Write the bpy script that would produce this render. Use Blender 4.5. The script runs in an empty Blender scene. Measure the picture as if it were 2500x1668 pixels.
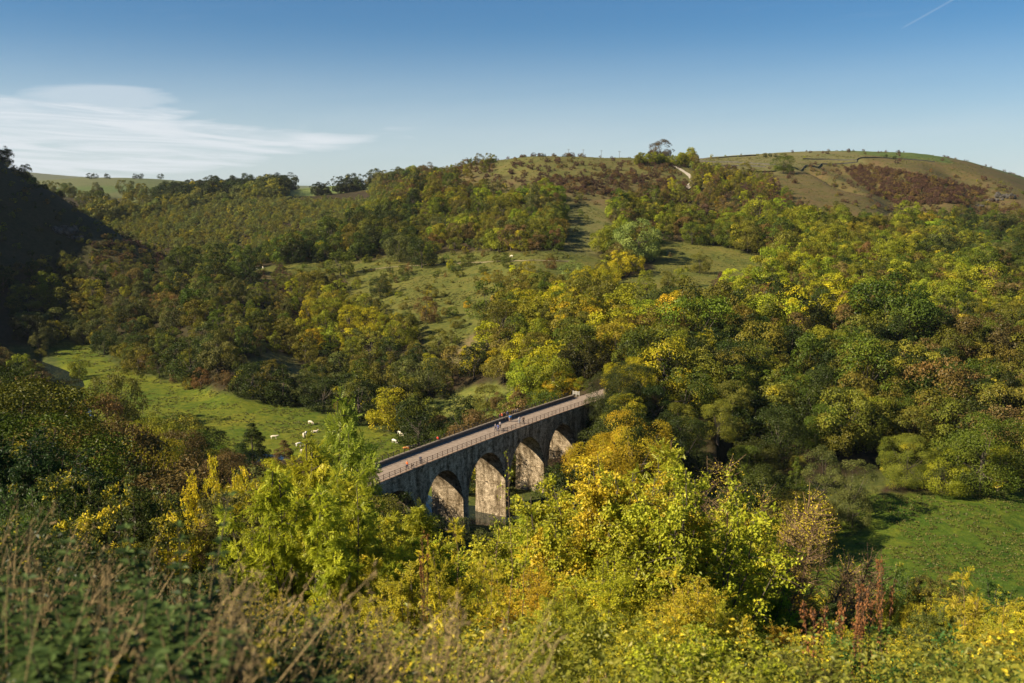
import bpy, math, random
import numpy as np
from mathutils import Vector, Matrix, Euler

R = math.radians
S = bpy.context.scene
COL = S.collection
random.seed(7)
rng = np.random.default_rng(11)

# ------------------------------------------------------------------ camera
FPX = 2431.0                       # focal length in pixels of a 2500 px wide frame (35 mm lens)
HOR = 480.0                        # row of the horizon
TH = math.atan((834 - HOR) / FPX)
CT, ST = math.cos(TH), math.sin(TH)
cam = bpy.data.cameras.new("camera")
cam_o = bpy.data.objects.new("camera", cam)
COL.objects.link(cam_o)
cam.lens = 35; cam.sensor_width = 36
cam.clip_start = 0.1; cam.clip_end = 30000
cam_o.rotation_euler = (R(90) - TH, 0, 0)
cam.dof.use_dof = True
cam.dof.focus_distance = 260
cam.dof.aperture_fstop = 2.8
S.camera = cam_o

# ------------------------------------------------------------------ light
SUN_EL, SUN_DIR = R(32), Vector((-0.95, -0.31, 0)).normalized()
sun_vec = Vector((SUN_DIR.x * math.cos(SUN_EL), SUN_DIR.y * math.cos(SUN_EL), math.sin(SUN_EL)))
sl = bpy.data.lights.new("sun", 'SUN'); sl.energy = 5.0; sl.angle = R(0.53); sl.color = (1.0, 0.86, 0.64)
so = bpy.data.objects.new("sun", sl); COL.objects.link(so)
so.rotation_euler = sun_vec.to_track_quat('Z', 'Y').to_euler()
S.view_settings.view_transform = 'Standard'; S.view_settings.look = 'None'
S.view_settings.exposure = 0.92; S.view_settings.gamma = 1

def unproj(px, py):
    r = (px - 1250) / FPX; u = (834 - py) / FPX
    return np.array([r, CT + u * ST, -ST + u * CT])
def PY(px, py, Y): v = unproj(px, py); return v * (Y / v[1])
def PZ(px, py, z): v = unproj(px, py); return v * (z / v[2])
def proj(X, Y, Z):
    dep = Y * CT - Z * ST; up = Y * ST + Z * CT
    return 1250 + FPX * X / dep, 834 - FPX * up / dep

# ------------------------------------------------------------------ world
W = bpy.data.worlds.new("World"); S.world = W; W.use_nodes = True
nt = W.node_tree; N = nt.nodes; Lk = nt.links; N.clear()
def wn(t, **k):
    n = N.new(t)
    for a, b in k.items(): setattr(n, a, b)
    return n
sky = wn('ShaderNodeTexSky', sky_type='NISHITA'); sky.sun_disc = False
sky.sun_elevation = SUN_EL; sky.sun_rotation = math.atan2(SUN_DIR.x, SUN_DIR.y) % (2 * math.pi)
sky.altitude = 300; sky.air_density = .85; sky.dust_density = 0.6; sky.ozone_density = 2.2
tc = wn('ShaderNodeTexCoord'); sep = wn('ShaderNodeSeparateXYZ'); Lk.new(tc.outputs['Generated'], sep.inputs[0])
def wm(op, a, b=None, c=None, clamp=False):
    n = wn('ShaderNodeMath', operation=op); n.use_clamp = clamp
    for i, v in enumerate((a, b, c)):
        if v is None: continue
        if isinstance(v, (int, float)): n.inputs[i].default_value = v
        else: Lk.new(v, n.inputs[i])
    return n.outputs[0]
az = wm('ARCTAN2', sep.outputs[0], sep.outputs[1])       # radians, 0 straight ahead, + to the right
el = wm('ARCSINE', sep.outputs[2])
def smooth(x, a, b):
    n = wn('ShaderNodeMapRange', interpolation_type='SMOOTHSTEP'); Lk.new(x, n.inputs[0])
    n.inputs[1].default_value = a; n.inputs[2].default_value = b; return n.outputs[0]
comb = wn('ShaderNodeCombineXYZ')
Lk.new(wm('MULTIPLY', az, 5.0), comb.inputs[0])
Lk.new(wm('ADD', wm('MULTIPLY', el, 42.0), wm('MULTIPLY', az, -3.0)), comb.inputs[1])
def noise(vec, scale, det=6, rough=.55, dist=0.0):
    n = wn('ShaderNodeTexNoise'); Lk.new(vec, n.inputs['Vector']); n.inputs['Scale'].default_value = scale
    n.inputs['Detail'].default_value = det; n.inputs['Roughness'].default_value = rough; n.inputs['Distortion'].default_value = dist
    return n.outputs[0]
n1 = noise(comb.outputs[0], 1.1, 8, .6, .8)
comb3 = wn('ShaderNodeCombineXYZ'); Lk.new(wm('MULTIPLY', az, 6.0), comb3.inputs[0]); Lk.new(wm('ADD', wm('MULTIPLY', el, 95.0), wm('MULTIPLY', az, 5.0)), comb3.inputs[1])
n3 = noise(comb3.outputs[0], .9, 9, .62, 1.2)
n2 = noise(comb.outputs[0], .55, 5, .5, .3)
# big cirrus bank, low on the left: top and bottom edges run together towards a tip
topv = wm('ADD', wm('ADD', 0.061, wm('MULTIPLY', az, -0.055)), wm('MULTIPLY', wm('SUBTRACT', n2, .5), .075))
botv = wm('ADD', wm('ADD', 0.072, wm('MULTIPLY', az, 0.175)), wm('MULTIPLY', wm('SUBTRACT', n1, .5), .03))
bank = wm('MULTIPLY', smooth(wm('SUBTRACT', topv, el), -.003, .013), smooth(wm('SUBTRACT', el, botv), -.010, .012))
bank = wm('MULTIPLY', bank, wm('SUBTRACT', 1.0, smooth(az, -.10, -.045)))
bank = wm('MULTIPLY', bank, wm('ADD', .58, wm('MULTIPLY', smooth(n3, .34, .62), .42)))
comb2 = wn('ShaderNodeCombineXYZ')
Lk.new(wm('MULTIPLY', az, 3.2), comb2.inputs[0]); Lk.new(wm('ADD', wm('MULTIPLY', el, 40.0), wm('MULTIPLY', az, -4.5)), comb2.inputs[1]); comb2.inputs[2].default_value = 4.2
w1 = noise(comb2.outputs[0], 1.3, 7, .6, .5)
wisps = wm('MULTIPLY', smooth(w1, .56, .82), wm('MULTIPLY', smooth(el, .2, .06), .38))
# a tall puff of the bank
pa = wm('DIVIDE', wm('ADD', az, .385), .075); pe = wm('DIVIDE', wm('SUBTRACT', el, .088), .017)
puff = wm('MULTIPLY', smooth(wm('ADD', wm('ADD', wm('MULTIPLY', pa, pa), wm('MULTIPLY', pe, pe)), wm('MULTIPLY', wm('SUBTRACT', n1, .5), 2.2)), 1.25, .2), .6)
# condensation trail: thin great-circle segment, upper right
tx = wm('SUBTRACT', el, wm('ADD', .1491, wm('MULTIPLY', wm('SUBTRACT', az, .3601), .525)))
trail = wm('MULTIPLY', smooth(wm('ABSOLUTE', tx), .0016, .0003), wm('MULTIPLY', smooth(az, .358, .366), .13))
veil = wm('MULTIPLY', smooth(el, .17, .0), wm('ADD', .42, wm('MULTIPLY', n2, .40)))
cl = wm('MAXIMUM', wm('MAXIMUM', wm('MAXIMUM', wm('MAXIMUM', bank, wisps), puff), trail), veil, clamp=True)
up_ok = smooth(el, .0, .015)
cl = wm('MULTIPLY', cl, up_ok)
bg1 = wn('ShaderNodeBackground'); bg1.inputs[1].default_value = 0.05
hsk = wn('ShaderNodeHueSaturation'); hsk.inputs['Saturation'].default_value = 1.3; hsk.inputs['Value'].default_value = 1.0; Lk.new(sky.outputs[0], hsk.inputs['Color']); 
tint = wn('ShaderNodeMix', data_type='RGBA', blend_type='MULTIPLY'); tint.inputs[0].default_value = 1; tint.inputs[7].default_value = (.72, .96, 1.04, 1)
Lk.new(hsk.outputs[0], tint.inputs[6]); Lk.new(tint.outputs[2], bg1.inputs[0])
bg2 = wn('ShaderNodeBackground'); bg2.inputs[0].default_value = (.80, .84, .88, 1); bg2.inputs[1].default_value = 0.56
mx = wn('ShaderNodeMixShader'); Lk.new(wm('MULTIPLY', cl, .88), mx.inputs[0]); Lk.new(bg1.outputs[0], mx.inputs[1]); Lk.new(bg2.outputs[0], mx.inputs[2])
wo = wn('ShaderNodeOutputWorld'); Lk.new(mx.outputs[0], wo.inputs[0])

S.cycles.use_denoising = True
S.cycles.max_bounces = 5; S.cycles.transparent_max_bounces = 4
S.cycles.diffuse_bounces = 1; S.cycles.glossy_bounces = 2; S.cycles.transmission_bounces = 3
S.cycles.caustics_reflective = False; S.cycles.caustics_refractive = False

# ------------------------------------------------------------------ helpers
def tag(o, label=None, cat=None, group=None, kind=None):
    if label: o['label'] = label
    if cat: o['category'] = cat
    if group: o['group'] = group
    if kind: o['kind'] = kind
    return o
def empty(name, loc=(0, 0, 0), rz=0.0, scale=None):
    o = bpy.data.objects.new(name, None); COL.objects.link(o)
    o.location = loc; o.rotation_euler = (0, 0, rz); o.empty_display_size = .3
    if scale is not None: o.scale = scale
    return o
def mesh_np(name, V, F, mats, fmat=None, rnd=None, smooth_=False, colr=None):
    """V (n,3), F list of arrays each (m,k)"""
    me = bpy.data.meshes.new(name)
    V = np.asarray(V, dtype=np.float32)
    Fs = F if isinstance(F, list) else [F]
    Fs = [np.asarray(f, dtype=np.int32) for f in Fs if len(f)]
    me.vertices.add(len(V)); me.vertices.foreach_set('co', V.ravel())
    tot = np.concatenate([np.full(len(f), f.shape[1], dtype=np.int32) for f in Fs])
    idx = np.concatenate([f.ravel() for f in Fs])
    me.loops.add(len(idx)); me.loops.foreach_set('vertex_index', idx)
    me.polygons.add(len(tot))
    st = np.concatenate([[0], np.cumsum(tot)[:-1]]).astype(np.int32)
    me.polygons.foreach_set('loop_start', st); me.polygons.foreach_set('loop_total', tot)
    for m in mats: me.materials.append(m)
    if fmat is not None: me.polygons.foreach_set('material_index', np.asarray(fmat, dtype=np.int32))
    me.update(calc_edges=True)
    me.polygons.foreach_set('use_smooth', np.full(len(tot), bool(smooth_)))
    if rnd is not None:
        a = me.attributes.new('rnd', 'FLOAT', 'FACE'); a.data.foreach_set('value', np.asarray(rnd, dtype=np.float32))
    if colr is not None:
        a = me.attributes.new('cover', 'FLOAT_COLOR', 'POINT'); a.data.foreach_set('color', np.asarray(colr, dtype=np.float32).ravel())
    return me
def obj(name, me, parent=None, loc=None):
    o = bpy.data.objects.new(name, me); COL.objects.link(o)
    if parent: o.parent = parent
    if loc is not None: o.location = loc
    return o

class MB:
    def __init__(s): s.v = []; s.q = []; s.t = []; s.n = 0
    def add(s, V, Q=None, T=None):
        V = np.asarray(V, float).reshape(-1, 3); s.v.append(V)
        if Q is not None and len(Q): s.q.append(np.asarray(Q) + s.n)
        if T is not None and len(T): s.t.append(np.asarray(T) + s.n)
        s.n += len(V); return s
    def box(s, c, d, rz=0.0, axes=None):
        sx, sy, sz = [x / 2 for x in d]
        v = np.array([[a * sx, b * sy, e * sz] for a in (-1, 1) for b in (-1, 1) for e in (-1, 1)])
        if axes is not None: v = v @ np.array(axes)
        elif rz:
            ca, sa = math.cos(rz), math.sin(rz); v = v @ np.array([[ca, sa, 0], [-sa, ca, 0], [0, 0, 1]])
        return s.add(v + np.array(c), [[0, 1, 3, 2], [4, 6, 7, 5], [0, 4, 5, 1], [2, 3, 7, 6], [0, 2, 6, 4], [1, 5, 7, 3]])
    def tube(s, pts, rad, k=5, cap=True):
        pts = np.asarray(pts, float); n = len(pts)
        rad = np.full(n, rad) if np.isscalar(rad) else np.asarray(rad)
        tan = np.gradient(pts, axis=0); tan /= np.linalg.norm(tan, axis=1, keepdims=True) + 1e-9
        ref = np.array([0, 0, 1.0]) if abs(tan[0, 2]) < .9 else np.array([1.0, 0, 0])
        a = np.cross(tan, ref); a /= np.linalg.norm(a, axis=1, keepdims=True) + 1e-9
        b = np.cross(tan, a)
        ang = np.arange(k) * 2 * math.pi / k
        ring = pts[:, None] + rad[:, None, None] * (np.cos(ang)[None, :, None] * a[:, None] + np.sin(ang)[None, :, None] * b[:, None])
        i = np.arange(n - 1)[:, None] * k; j = np.arange(k)[None]; j2 = (j + 1) % k
        Q = np.stack([i + j, i + j2, i + k + j2, i + k + j], -1).reshape(-1, 4)
        s.add(ring.reshape(-1, 3), Q)
        if cap and k == 4: s.q.append(np.array([[0, 3, 2, 1]]) + s.n - n * k); s.q.append(np.array([[0, 1, 2, 3]]) + s.n - k)
        return s
    def mesh(s, name, mats, **k):
        F = []
        if s.q: F.append(np.concatenate(s.q))
        if s.t: F.append(np.concatenate(s.t))
        return mesh_np(name, np.concatenate(s.v), F, mats, **k)
    def build(s, name, mat, parent=None, **k):
        return obj(name, s.mesh(name, [mat], **k), parent)

# value noise
_perm = rng.random((256, 256))
def vnoise(x, y):
    xi = np.floor(x).astype(int); yi = np.floor(y).astype(int); fx = x - xi; fy = y - yi
    fx = fx * fx * (3 - 2 * fx); fy = fy * fy * (3 - 2 * fy)
    g = lambda a, b: _perm[a % 256, b % 256]
    return (g(xi, yi) * (1 - fx) + g(xi + 1, yi) * fx) * (1 - fy) + (g(xi, yi + 1) * (1 - fx) + g(xi + 1, yi + 1) * fx) * fy
def fbm(x, y, o=4):
    t = 0; a = .5
    for i in range(o): t = t + a * (vnoise(x * 2 ** i + 17 * i, y * 2 ** i + 5 * i) - .5); a *= .5
    return t

# ------------------------------------------------------------------ materials
def mat(name):
    m = bpy.data.materials.new(name); m.use_nodes = True; m.node_tree.nodes.clear(); return m, m.node_tree.nodes, m.node_tree.links
def mathn(Nn, L, op, a, b=None, clamp=False):
    n = Nn.new('ShaderNodeMath'); n.operation = op; n.use_clamp = clamp
    for i, v in enumerate((a, b)):
        if v is None: continue
        if isinstance(v, (int, float)): n.inputs[i].default_value = v
        else: L.new(v, n.inputs[i])
    return n.outputs[0]
def foliage_mat(name, source='object', turned=(.48, .39, .016), trans=.25, nscale=.35, var=.5, thr0=1.35):
    m, Nn, L = mat(name)
    if source == 'object':
        oi = Nn.new('ShaderNodeObjectInfo'); colo, alpha = oi.outputs['Color'], oi.outputs['Alpha']
    else:
        oi = Nn.new('ShaderNodeAttribute'); oi.attribute_type = 'INSTANCER'; oi.attribute_name = 'col'
        colo, alpha = oi.outputs['Color'], oi.outputs['Alpha']
    at = Nn.new('ShaderNodeAttribute'); at.attribute_type = 'GEOMETRY'; at.attribute_name = 'rnd'
    tcn = Nn.new('ShaderNodeTexCoord')
    nz = Nn.new('ShaderNodeTexNoise'); L.new(tcn.outputs['Object'], nz.inputs['Vector']); nz.inputs['Scale'].default_value = nscale; nz.inputs['Detail'].default_value = 3
    # a share (alpha) of the leaves has turned: noise patches + per leaf scatter
    s1 = mathn(Nn, L, 'ADD', mathn(Nn, L, 'MULTIPLY', nz.outputs[0], 1.5), mathn(Nn, L, 'MULTIPLY', at.outputs['Fac'], .35))
    thr = mathn(Nn, L, 'SUBTRACT', thr0, mathn(Nn, L, 'MULTIPLY', alpha, .85))
    tf = mathn(Nn, L, 'MULTIPLY', mathn(Nn, L, 'SUBTRACT', s1, thr), 6.0, clamp=True)
    mixc = Nn.new('ShaderNodeMix'); mixc.data_type = 'RGBA'
    L.new(tf, mixc.inputs[0]); L.new(colo, mixc.inputs[6]); mixc.inputs[7].default_value = (*turned, 1)
    hs = Nn.new('ShaderNodeHueSaturation'); L.new(mixc.outputs[2], hs.inputs['Color'])
    L.new(mathn(Nn, L, 'ADD', mathn(Nn, L, 'MULTIPLY', at.outputs['Fac'], -.035), .522), hs.inputs['Hue'])
    L.new(mathn(Nn, L, 'ADD', mathn(Nn, L, 'MULTIPLY', mathn(Nn, L, 'ADD', at.outputs['Fac'], mathn(Nn, L, 'SUBTRACT', nz.outputs[0], .5)), var * 2), 1 - var), hs.inputs['Value'])
    d = Nn.new('ShaderNodeBsdfDiffuse'); t = Nn.new('ShaderNodeBsdfTranslucent'); g = Nn.new('ShaderNodeBsdfGlossy')
    g.inputs['Roughness'].default_value = .45; g.inputs['Color'].default_value = (.9, .9, .9, 1)
    for q in (d, t): L.new(hs.outputs[0], q.inputs['Color'])
    mx = Nn.new('ShaderNodeMixShader'); mx.inputs[0].default_value = trans
    L.new(d.outputs[0], mx.inputs[1]); L.new(t.outputs[0], mx.inputs[2])
    m2 = Nn.new('ShaderNodeMixShader'); m2.inputs[0].default_value = .014
    L.new(mx.outputs[0], m2.inputs[1]); L.new(g.outputs[0], m2.inputs[2])
    o = Nn.new('ShaderNodeOutputMaterial'); L.new(m2.outputs[0], o.inputs[0])
    return m
def plain(name, c, rough=.8, nvar=.25, nscale=3.0, metal=0.0, c2=None, bump=0.0, coord='Object', spec=.3):
    m, Nn, L = mat(name)
    b = Nn.new('ShaderNodeBsdfPrincipled'); b.inputs['Roughness'].default_value = rough; b.inputs['Metallic'].default_value = metal
    b.inputs['Specular IOR Level'].default_value = spec
    tcn = Nn.new('ShaderNodeTexCoord'); nz = Nn.new('ShaderNodeTexNoise'); L.new(tcn.outputs[coord], nz.inputs['Vector'])
    nz.inputs['Scale'].default_value = nscale; nz.inputs['Detail'].default_value = 6; nz.inputs['Roughness'].default_value = .65
    r = Nn.new('ShaderNodeValToRGB'); L.new(nz.outputs[0], r.inputs[0])
    lo = [x * (1 - nvar) for x in c]; hi = [x * (1 + nvar) for x in (c2 or c)]
    r.color_ramp.elements[0].position = .33; r.color_ramp.elements[1].position = .67
    r.color_ramp.elements[0].color = (*lo, 1); r.color_ramp.elements[1].color = (*hi, 1)
    L.new(r.outputs[0], b.inputs['Base Color'])
    if bump:
        bp = Nn.new('ShaderNodeBump'); bp.inputs['Strength'].default_value = bump; bp.inputs['Distance'].default_value = .1
        L.new(nz.outputs[0], bp.inputs['Height']); L.new(bp.outputs[0], b.inputs['Normal'])
    o = Nn.new('ShaderNodeOutputMaterial'); L.new(b.outputs[0], o.inputs[0])
    return m
M_leaf = foliage_mat('leaf', trans=.15, nscale=2.6, thr0=1.5, turned=(.38, .32, .014), var=.42)
M_leaf_i = foliage_mat('leaf_wood', 'inst', trans=.12, nscale=2.6, thr0=1.5, turned=(.38, .32, .014), var=.42)
M_near = foliage_mat('leaf_near', trans=.32, nscale=.55, turned=(.68, .55, .03), var=.42)
M_bark = plain('bark', (.10, .08, .06), .9, .4, 4)
M_pale = plain('pale_bark', (.20, .13, .07), .9, .3, 5)
M_stalk = plain('dry_stalk', (.30, .215, .095), .8, .35, 2)
M_dock = plain('dock_seed', (.26, .11, .035), .85, .4, 8)
M_white = plain('white_paint', (.45, .43, .38), .6, .06, 4)
M_iron = plain('iron', (.035, .028, .024), .55, .3, 6)
M_rust = plain('rusty_rail', (.085, .045, .03), .7, .3, 5)
M_wood = plain('pole_wood', (.16, .13, .1), .85, .2, 3)
M_drystone = plain('dry_stone', (.085, .078, .062), .95, .45, .8, bump=.5)
M_rock = plain('rock', (.075, .068, .056), .95, .5, .35, bump=.8)
M_path = plain('chalk', (.50, .43, .32), .95, .2, .5)
M_roof = plain('barn_roof', (.28, .20, .17), .9, .15, .3)
M_barn = plain('barn_wall', (.36, .27, .21), .9, .2, .4)
M_dark = plain('dark_opening', (.02, .02, .02), .9, .1)
M_deck = plain('gravel_deck', (.27, .205, .15), .95, .16, .9, c2=(.31, .24, .18), bump=.15)

def ground_material():
    m, Nn, L = mat('ground_cover')
    at = Nn.new('ShaderNodeAttribute'); at.attribute_name = 'cover'
    geo = Nn.new('ShaderNodeNewGeometry')
    def nz(sc, det=6, rough=.65, dist=0.0):
        n = Nn.new('ShaderNodeTexNoise'); L.new(geo.outputs['Position'], n.inputs['Vector'])
        n.inputs['Scale'].default_value = sc; n.inputs['Detail'].default_value = det; n.inputs['Roughness'].default_value = rough; n.inputs['Distortion'].default_value = dist
        return n.outputs[0]
    a, b, c = nz(.045, 7, .6, .4), nz(.35, 6, .7), nz(2.2, 4, .7)
    v = mathn(Nn, L, 'ADD', mathn(Nn, L, 'ADD', mathn(Nn, L, 'MULTIPLY', a, .7), mathn(Nn, L, 'MULTIPLY', b, 1.2)), mathn(Nn, L, 'MULTIPLY', c, .7))
    v = mathn(Nn, L, 'SUBTRACT', mathn(Nn, L, 'MULTIPLY', v, 1.45), .90)
    hs = Nn.new('ShaderNodeHueSaturation'); L.new(at.outputs['Color'], hs.inputs['Color']); L.new(v, hs.inputs['Value'])
    L.new(mathn(Nn, L, 'ADD', mathn(Nn, L, 'MULTIPLY', mathn(Nn, L, 'ADD', a, b), -.16), .655), hs.inputs['Hue'])
    p = Nn.new('ShaderNodeBsdfPrincipled'); p.inputs['Roughness'].default_value = .95; p.inputs['Specular IOR Level'].default_value = .1
    L.new(hs.outputs[0], p.inputs['Base Color'])
    bp = Nn.new('ShaderNodeBump'); bp.inputs['Strength'].default_value = .9; bp.inputs['Distance'].default_value = .6
    L.new(mathn(Nn, L, 'ADD', b, mathn(Nn, L, 'MULTIPLY', c, .35)), bp.inputs['Height']); L.new(bp.outputs[0], p.inputs['Normal'])
    o = Nn.new('ShaderNodeOutputMaterial'); L.new(p.outputs[0], o.inputs[0]); return m
M_ground = ground_material()

def stone_material():
    m, Nn, L = mat('viaduct_stone')
    tcn = Nn.new('ShaderNodeTexCoord')
    uv = Nn.new('ShaderNodeUVMap'); uv.uv_map = 'wall'
    br = Nn.new('ShaderNodeTexBrick'); L.new(uv.outputs[0], br.inputs['Vector'])
    br.inputs['Scale'].default_value = 1; br.inputs['Brick Width'].default_value = .62; br.inputs['Row Height'].default_value = .3
    br.inputs['Mortar Size'].default_value = .022; br.inputs['Mortar Smooth'].default_value = .2; br.inputs['Bias'].default_value = 0
    br.inputs['Color1'].default_value = (.66, .56, .42, 1); br.inputs['Color2'].default_value = (.44, .37, .27, 1); br.inputs['Mortar'].default_value = (.085, .07, .05, 1)
    def nz(sc, sv, det=6, rough=.65):
        mp = Nn.new('ShaderNodeMapping'); L.new(tcn.outputs['Object'], mp.inputs['Vector']); mp.inputs['Scale'].default_value = sv
        n = Nn.new('ShaderNodeTexNoise'); L.new(mp.outputs[0], n.inputs['Vector']); n.inputs['Scale'].default_value = sc
        n.inputs['Detail'].default_value = det; n.inputs['Roughness'].default_value = rough; return n.outputs[0]
    streak = nz(1.0, (.55, .55, .10), 6, .7); blot = nz(.9, (1, 1, 1), 8, .75); fine = nz(4.5, (1, 1, 1), 5, .8)
    r = Nn.new('ShaderNodeValToRGB'); L.new(streak, r.inputs[0]); e = r.color_ramp.elements
    e[0].position = .36; e[0].color = (.30, .26, .20, 1); e[1].position = .60; e[1].color = (1.15, 1.1, 1.05, 1)
    r2 = Nn.new('ShaderNodeValToRGB'); L.new(blot, r2.inputs[0]); e = r2.color_ramp.elements
    e[0].position = .38; e[0].color = (.35, .32, .26, 1); e[1].position = .55; e[1].color = (1.1, 1.1, 1.1, 1)
    r3 = Nn.new('ShaderNodeValToRGB'); L.new(fine, r3.inputs[0]); e = r3.color_ramp.elements
    e[0].position = .36; e[0].color = (.28, .26, .22, 1); e[1].position = .52; e[1].color = (1.1, 1.1, 1.08, 1)
    def mul(a, b):
        n = Nn.new('ShaderNodeMix'); n.data_type = 'RGBA'; n.blend_type = 'MULTIPLY'; n.inputs[0].default_value = 1
        L.new(a, n.inputs[6]); L.new(b, n.inputs[7]); return n.outputs[2]
    c = mul(mul(mul(br.outputs['Color'], r.outputs[0]), r2.outputs[0]), r3.outputs[0])
    p = Nn.new('ShaderNodeBsdfPrincipled'); p.inputs['Roughness'].default_value = .95; p.inputs['Specular IOR Level'].default_value = .15
    L.new(c, p.inputs['Base Color'])
    bp = Nn.new('ShaderNodeBump'); bp.inputs['Strength'].default_value = .6; bp.inputs['Distance'].default_value = .06
    L.new(mathn(Nn, L, 'SUBTRACT', fine, mathn(Nn, L, 'MULTIPLY', br.outputs['Fac'], .8)), bp.inputs['Height']); L.new(bp.outputs[0], p.inputs['Normal'])
    o = Nn.new('ShaderNodeOutputMaterial'); L.new(p.outputs[0], o.inputs[0]); return m
M_stone = stone_material()

def water_material():
    m, Nn, L = mat('river_water')
    p = Nn.new('ShaderNodeBsdfPrincipled'); p.inputs['Base Color'].default_value = (.02, .03, .025, 1); p.inputs['Roughness'].default_value = .02
    tcn = Nn.new('ShaderNodeTexCoord'); n = Nn.new('ShaderNodeTexNoise'); L.new(tcn.outputs['Object'], n.inputs['Vector']); n.inputs['Scale'].default_value = .9; n.inputs['Detail'].default_value = 3
    bp = Nn.new('ShaderNodeBump'); bp.inputs['Strength'].default_value = .1; bp.inputs['Distance'].default_value = .03
    L.new(n.outputs[0], bp.inputs['Height']); L.new(bp.outputs[0], p.inputs['Normal'])
    o = Nn.new('ShaderNodeOutputMaterial'); L.new(p.outputs[0], o.inputs[0]); return m
M_water = water_material()

# ------------------------------------------------------------------ terrain
FLOOR = -81.0
CP = []   # (azimuth, r, z)
def cpz(px, Y, z):                # ground height z seen in column px at distance Y
    X = (px - 1250) / FPX * (Y * CT - z * ST); CP.append((math.atan2(X, Y), math.hypot(X, Y), z))
def cpp(px, *prof):               # (py, Y) pairs
    for py, Y in prof:
        p = PY(px, py, Y); CP.append((math.atan2(p[0], p[1]), math.hypot(p[0], p[1]), p[2]))
# the near hillside that carries the viewpoint
for Y, z in ((1.5, -1.6), (3, -1.95), (5, -2.35), (8, -3.4), (13, -5.6), (20, -8.2), (40, -14.5), (80, -25), (150, -44), (230, -64), (330, -84)): cpz(-100, Y, z)
for Y, z in ((3, -2.0), (5, -2.75), (8, -4.1), (13, -6.9), (20, -10.4), (40, -20), (80, -36), (125, -52), (175, -62), (235, -76), (290, -87)): cpz(560, Y, z)
for Y, z in ((1.5, -1.6), (3, -2.1), (5, -3.0), (8, -4.4), (13, -6.7), (20, -9.8), (30, -14.2), (45, -22), (65, -33), (90, -47), (130, -68), (175, -84), (235, -90)): cpz(1250, Y, z)
for Y, z in ((3, -2.2), (5, -3.1), (8, -4.6), (13, -7.1), (20, -10.5), (30, -15.4), (45, -24), (65, -37), (90, -54), (130, -76), (175, -88), (235, -86)): cpz(2000, Y, z)
for Y, z in ((1.5, -1.6), (3, -2.1), (5, -3.0), (8, -4.5), (13, -7.1), (20, -10.6), (30, -15.6), (45, -24.5), (65, -38), (90, -55), (130, -78), (200, -88), (270, -86)): cpz(2600, Y, z)
# valley floor
for q in ((1480, 228, -90), (1480, 246, -87), (1620, 240, -90), (1620, 258, -84), (1780, 245, -90), (1780, 262, -84), (1900, 255, -87)): cpz(*q)
for q in ((0, 420), (200, 400), (200, 500), (450, 330), (450, 400), (700, 350), (900, 310), (1000, 280), (1100, 260), (1180, 250)): cpz(q[0], q[1], -87)
cpp(160, (850, 530), (700, 640))
# left hill
cpp(0, (740, 560), (640, 610), (530, 670), (418, 730))
cpp(-150, (560, 610), (250, 720)); cpp(-350, (690, 500), (520, 590), (90, 710)); cpp(-800, (425, 455), (200, 535), (110, 650), (40, 900)); cpp(-1300, (430, 400), (250, 650), (150, 1500))  # out-of-frame flank raised and shaped to throw shade on the left slope
cpp(130, (468, 735)); cpp(240, (530, 745), (600, 690), (700, 620)); cpp(360, (598, 745), (640, 690)); cpp(470, (655, 740), (700, 640), (780, 530))
cpp(0, (480, 950), (470, 1300)); cpp(-300, (450, 1300)); cpp(260, (660, 900)); cpp(480, (720, 900))
# far side of the bend and beyond
cpp(200, (650, 1000), (500, 1500), (476, 1800), (452, 2400), (434, 3600), (450, 5500))
cpp(420, (640, 1050), (560, 1250), (490, 1500), (478, 1800), (456, 2400), (440, 3400), (452, 5500))
cpp(650, (640, 1020), (540, 1230), (478, 1450), (468, 1700), (470, 2300), (466, 4000))
cpp(850, (580, 1010), (500, 1250), (468, 1500), (452, 1900), (465, 3000), (470, 5000))
# the near spur and main hill
cpp(530, (900, 420), (850, 440), (760, 520), (700, 600), (662, 730), (720, 860))
cpp(700, (940, 420), (880, 465), (780, 540), (690, 640), (655, 700), (600, 790), (660, 900))
cpp(850, (1010, 385), (940, 430), (850, 490), (750, 570), (680, 650), (640, 720), (565, 830), (590, 930))
cpp(1000, (1060, 350), (980, 385), (900, 430), (800, 500), (700, 590), (640, 680), (560, 790), (490, 890), (470, 1050), (448, 1400), (462, 2500), (470, 5000))
cpp(1150, (1040, 345), (940, 385), (850, 440), (740, 530), (660, 610), (610, 690), (520, 800), (430, 920), (410, 960), (440, 1300), (470, 4000))
cpp(1370, (1122, 283), (1158, 271))
cpp(1300, (1075, 300), (1000, 325), (900, 365), (800, 430), (700, 510), (630, 600), (580, 680), (480, 800), (400, 920), (384, 970), (410, 1200), (470, 4000))
cpp(1430, (985, 292), (940, 320), (850, 380), (720, 500), (650, 585), (600, 660), (500, 780), (430, 870), (386, 980), (400, 1200), (470, 4000))
cpp(1580, (1010, 285), (930, 330), (830, 390), (740, 480), (660, 575), (600, 670), (500, 790), (430, 890), (388, 1000), (400, 1200), (470, 4000))
cpp(1750, (1100, 270), (1000, 310), (880, 370), (760, 460), (680, 560), (620, 650), (540, 760), (450, 880), (410, 1050), (384, 1350), (470, 4000))
cpp(1950, (1150, 270), (1040, 310), (900, 370), (770, 450), (680, 560), (620, 660), (560, 750), (480, 860), (410, 1050), (374, 1350), (470, 4000))
cpp(2150, (1185, 262), (1080, 300), (940, 350), (800, 430), (700, 540), (620, 660), (560, 770), (470, 900), (410, 1060), (377, 1300), (470, 4000))
cpp(2330, (1190, 262), (1100, 300), (960, 345), (820, 430), (720, 540), (640, 660), (570, 790), (490, 920), (400, 1200), (470, 4000))
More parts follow.
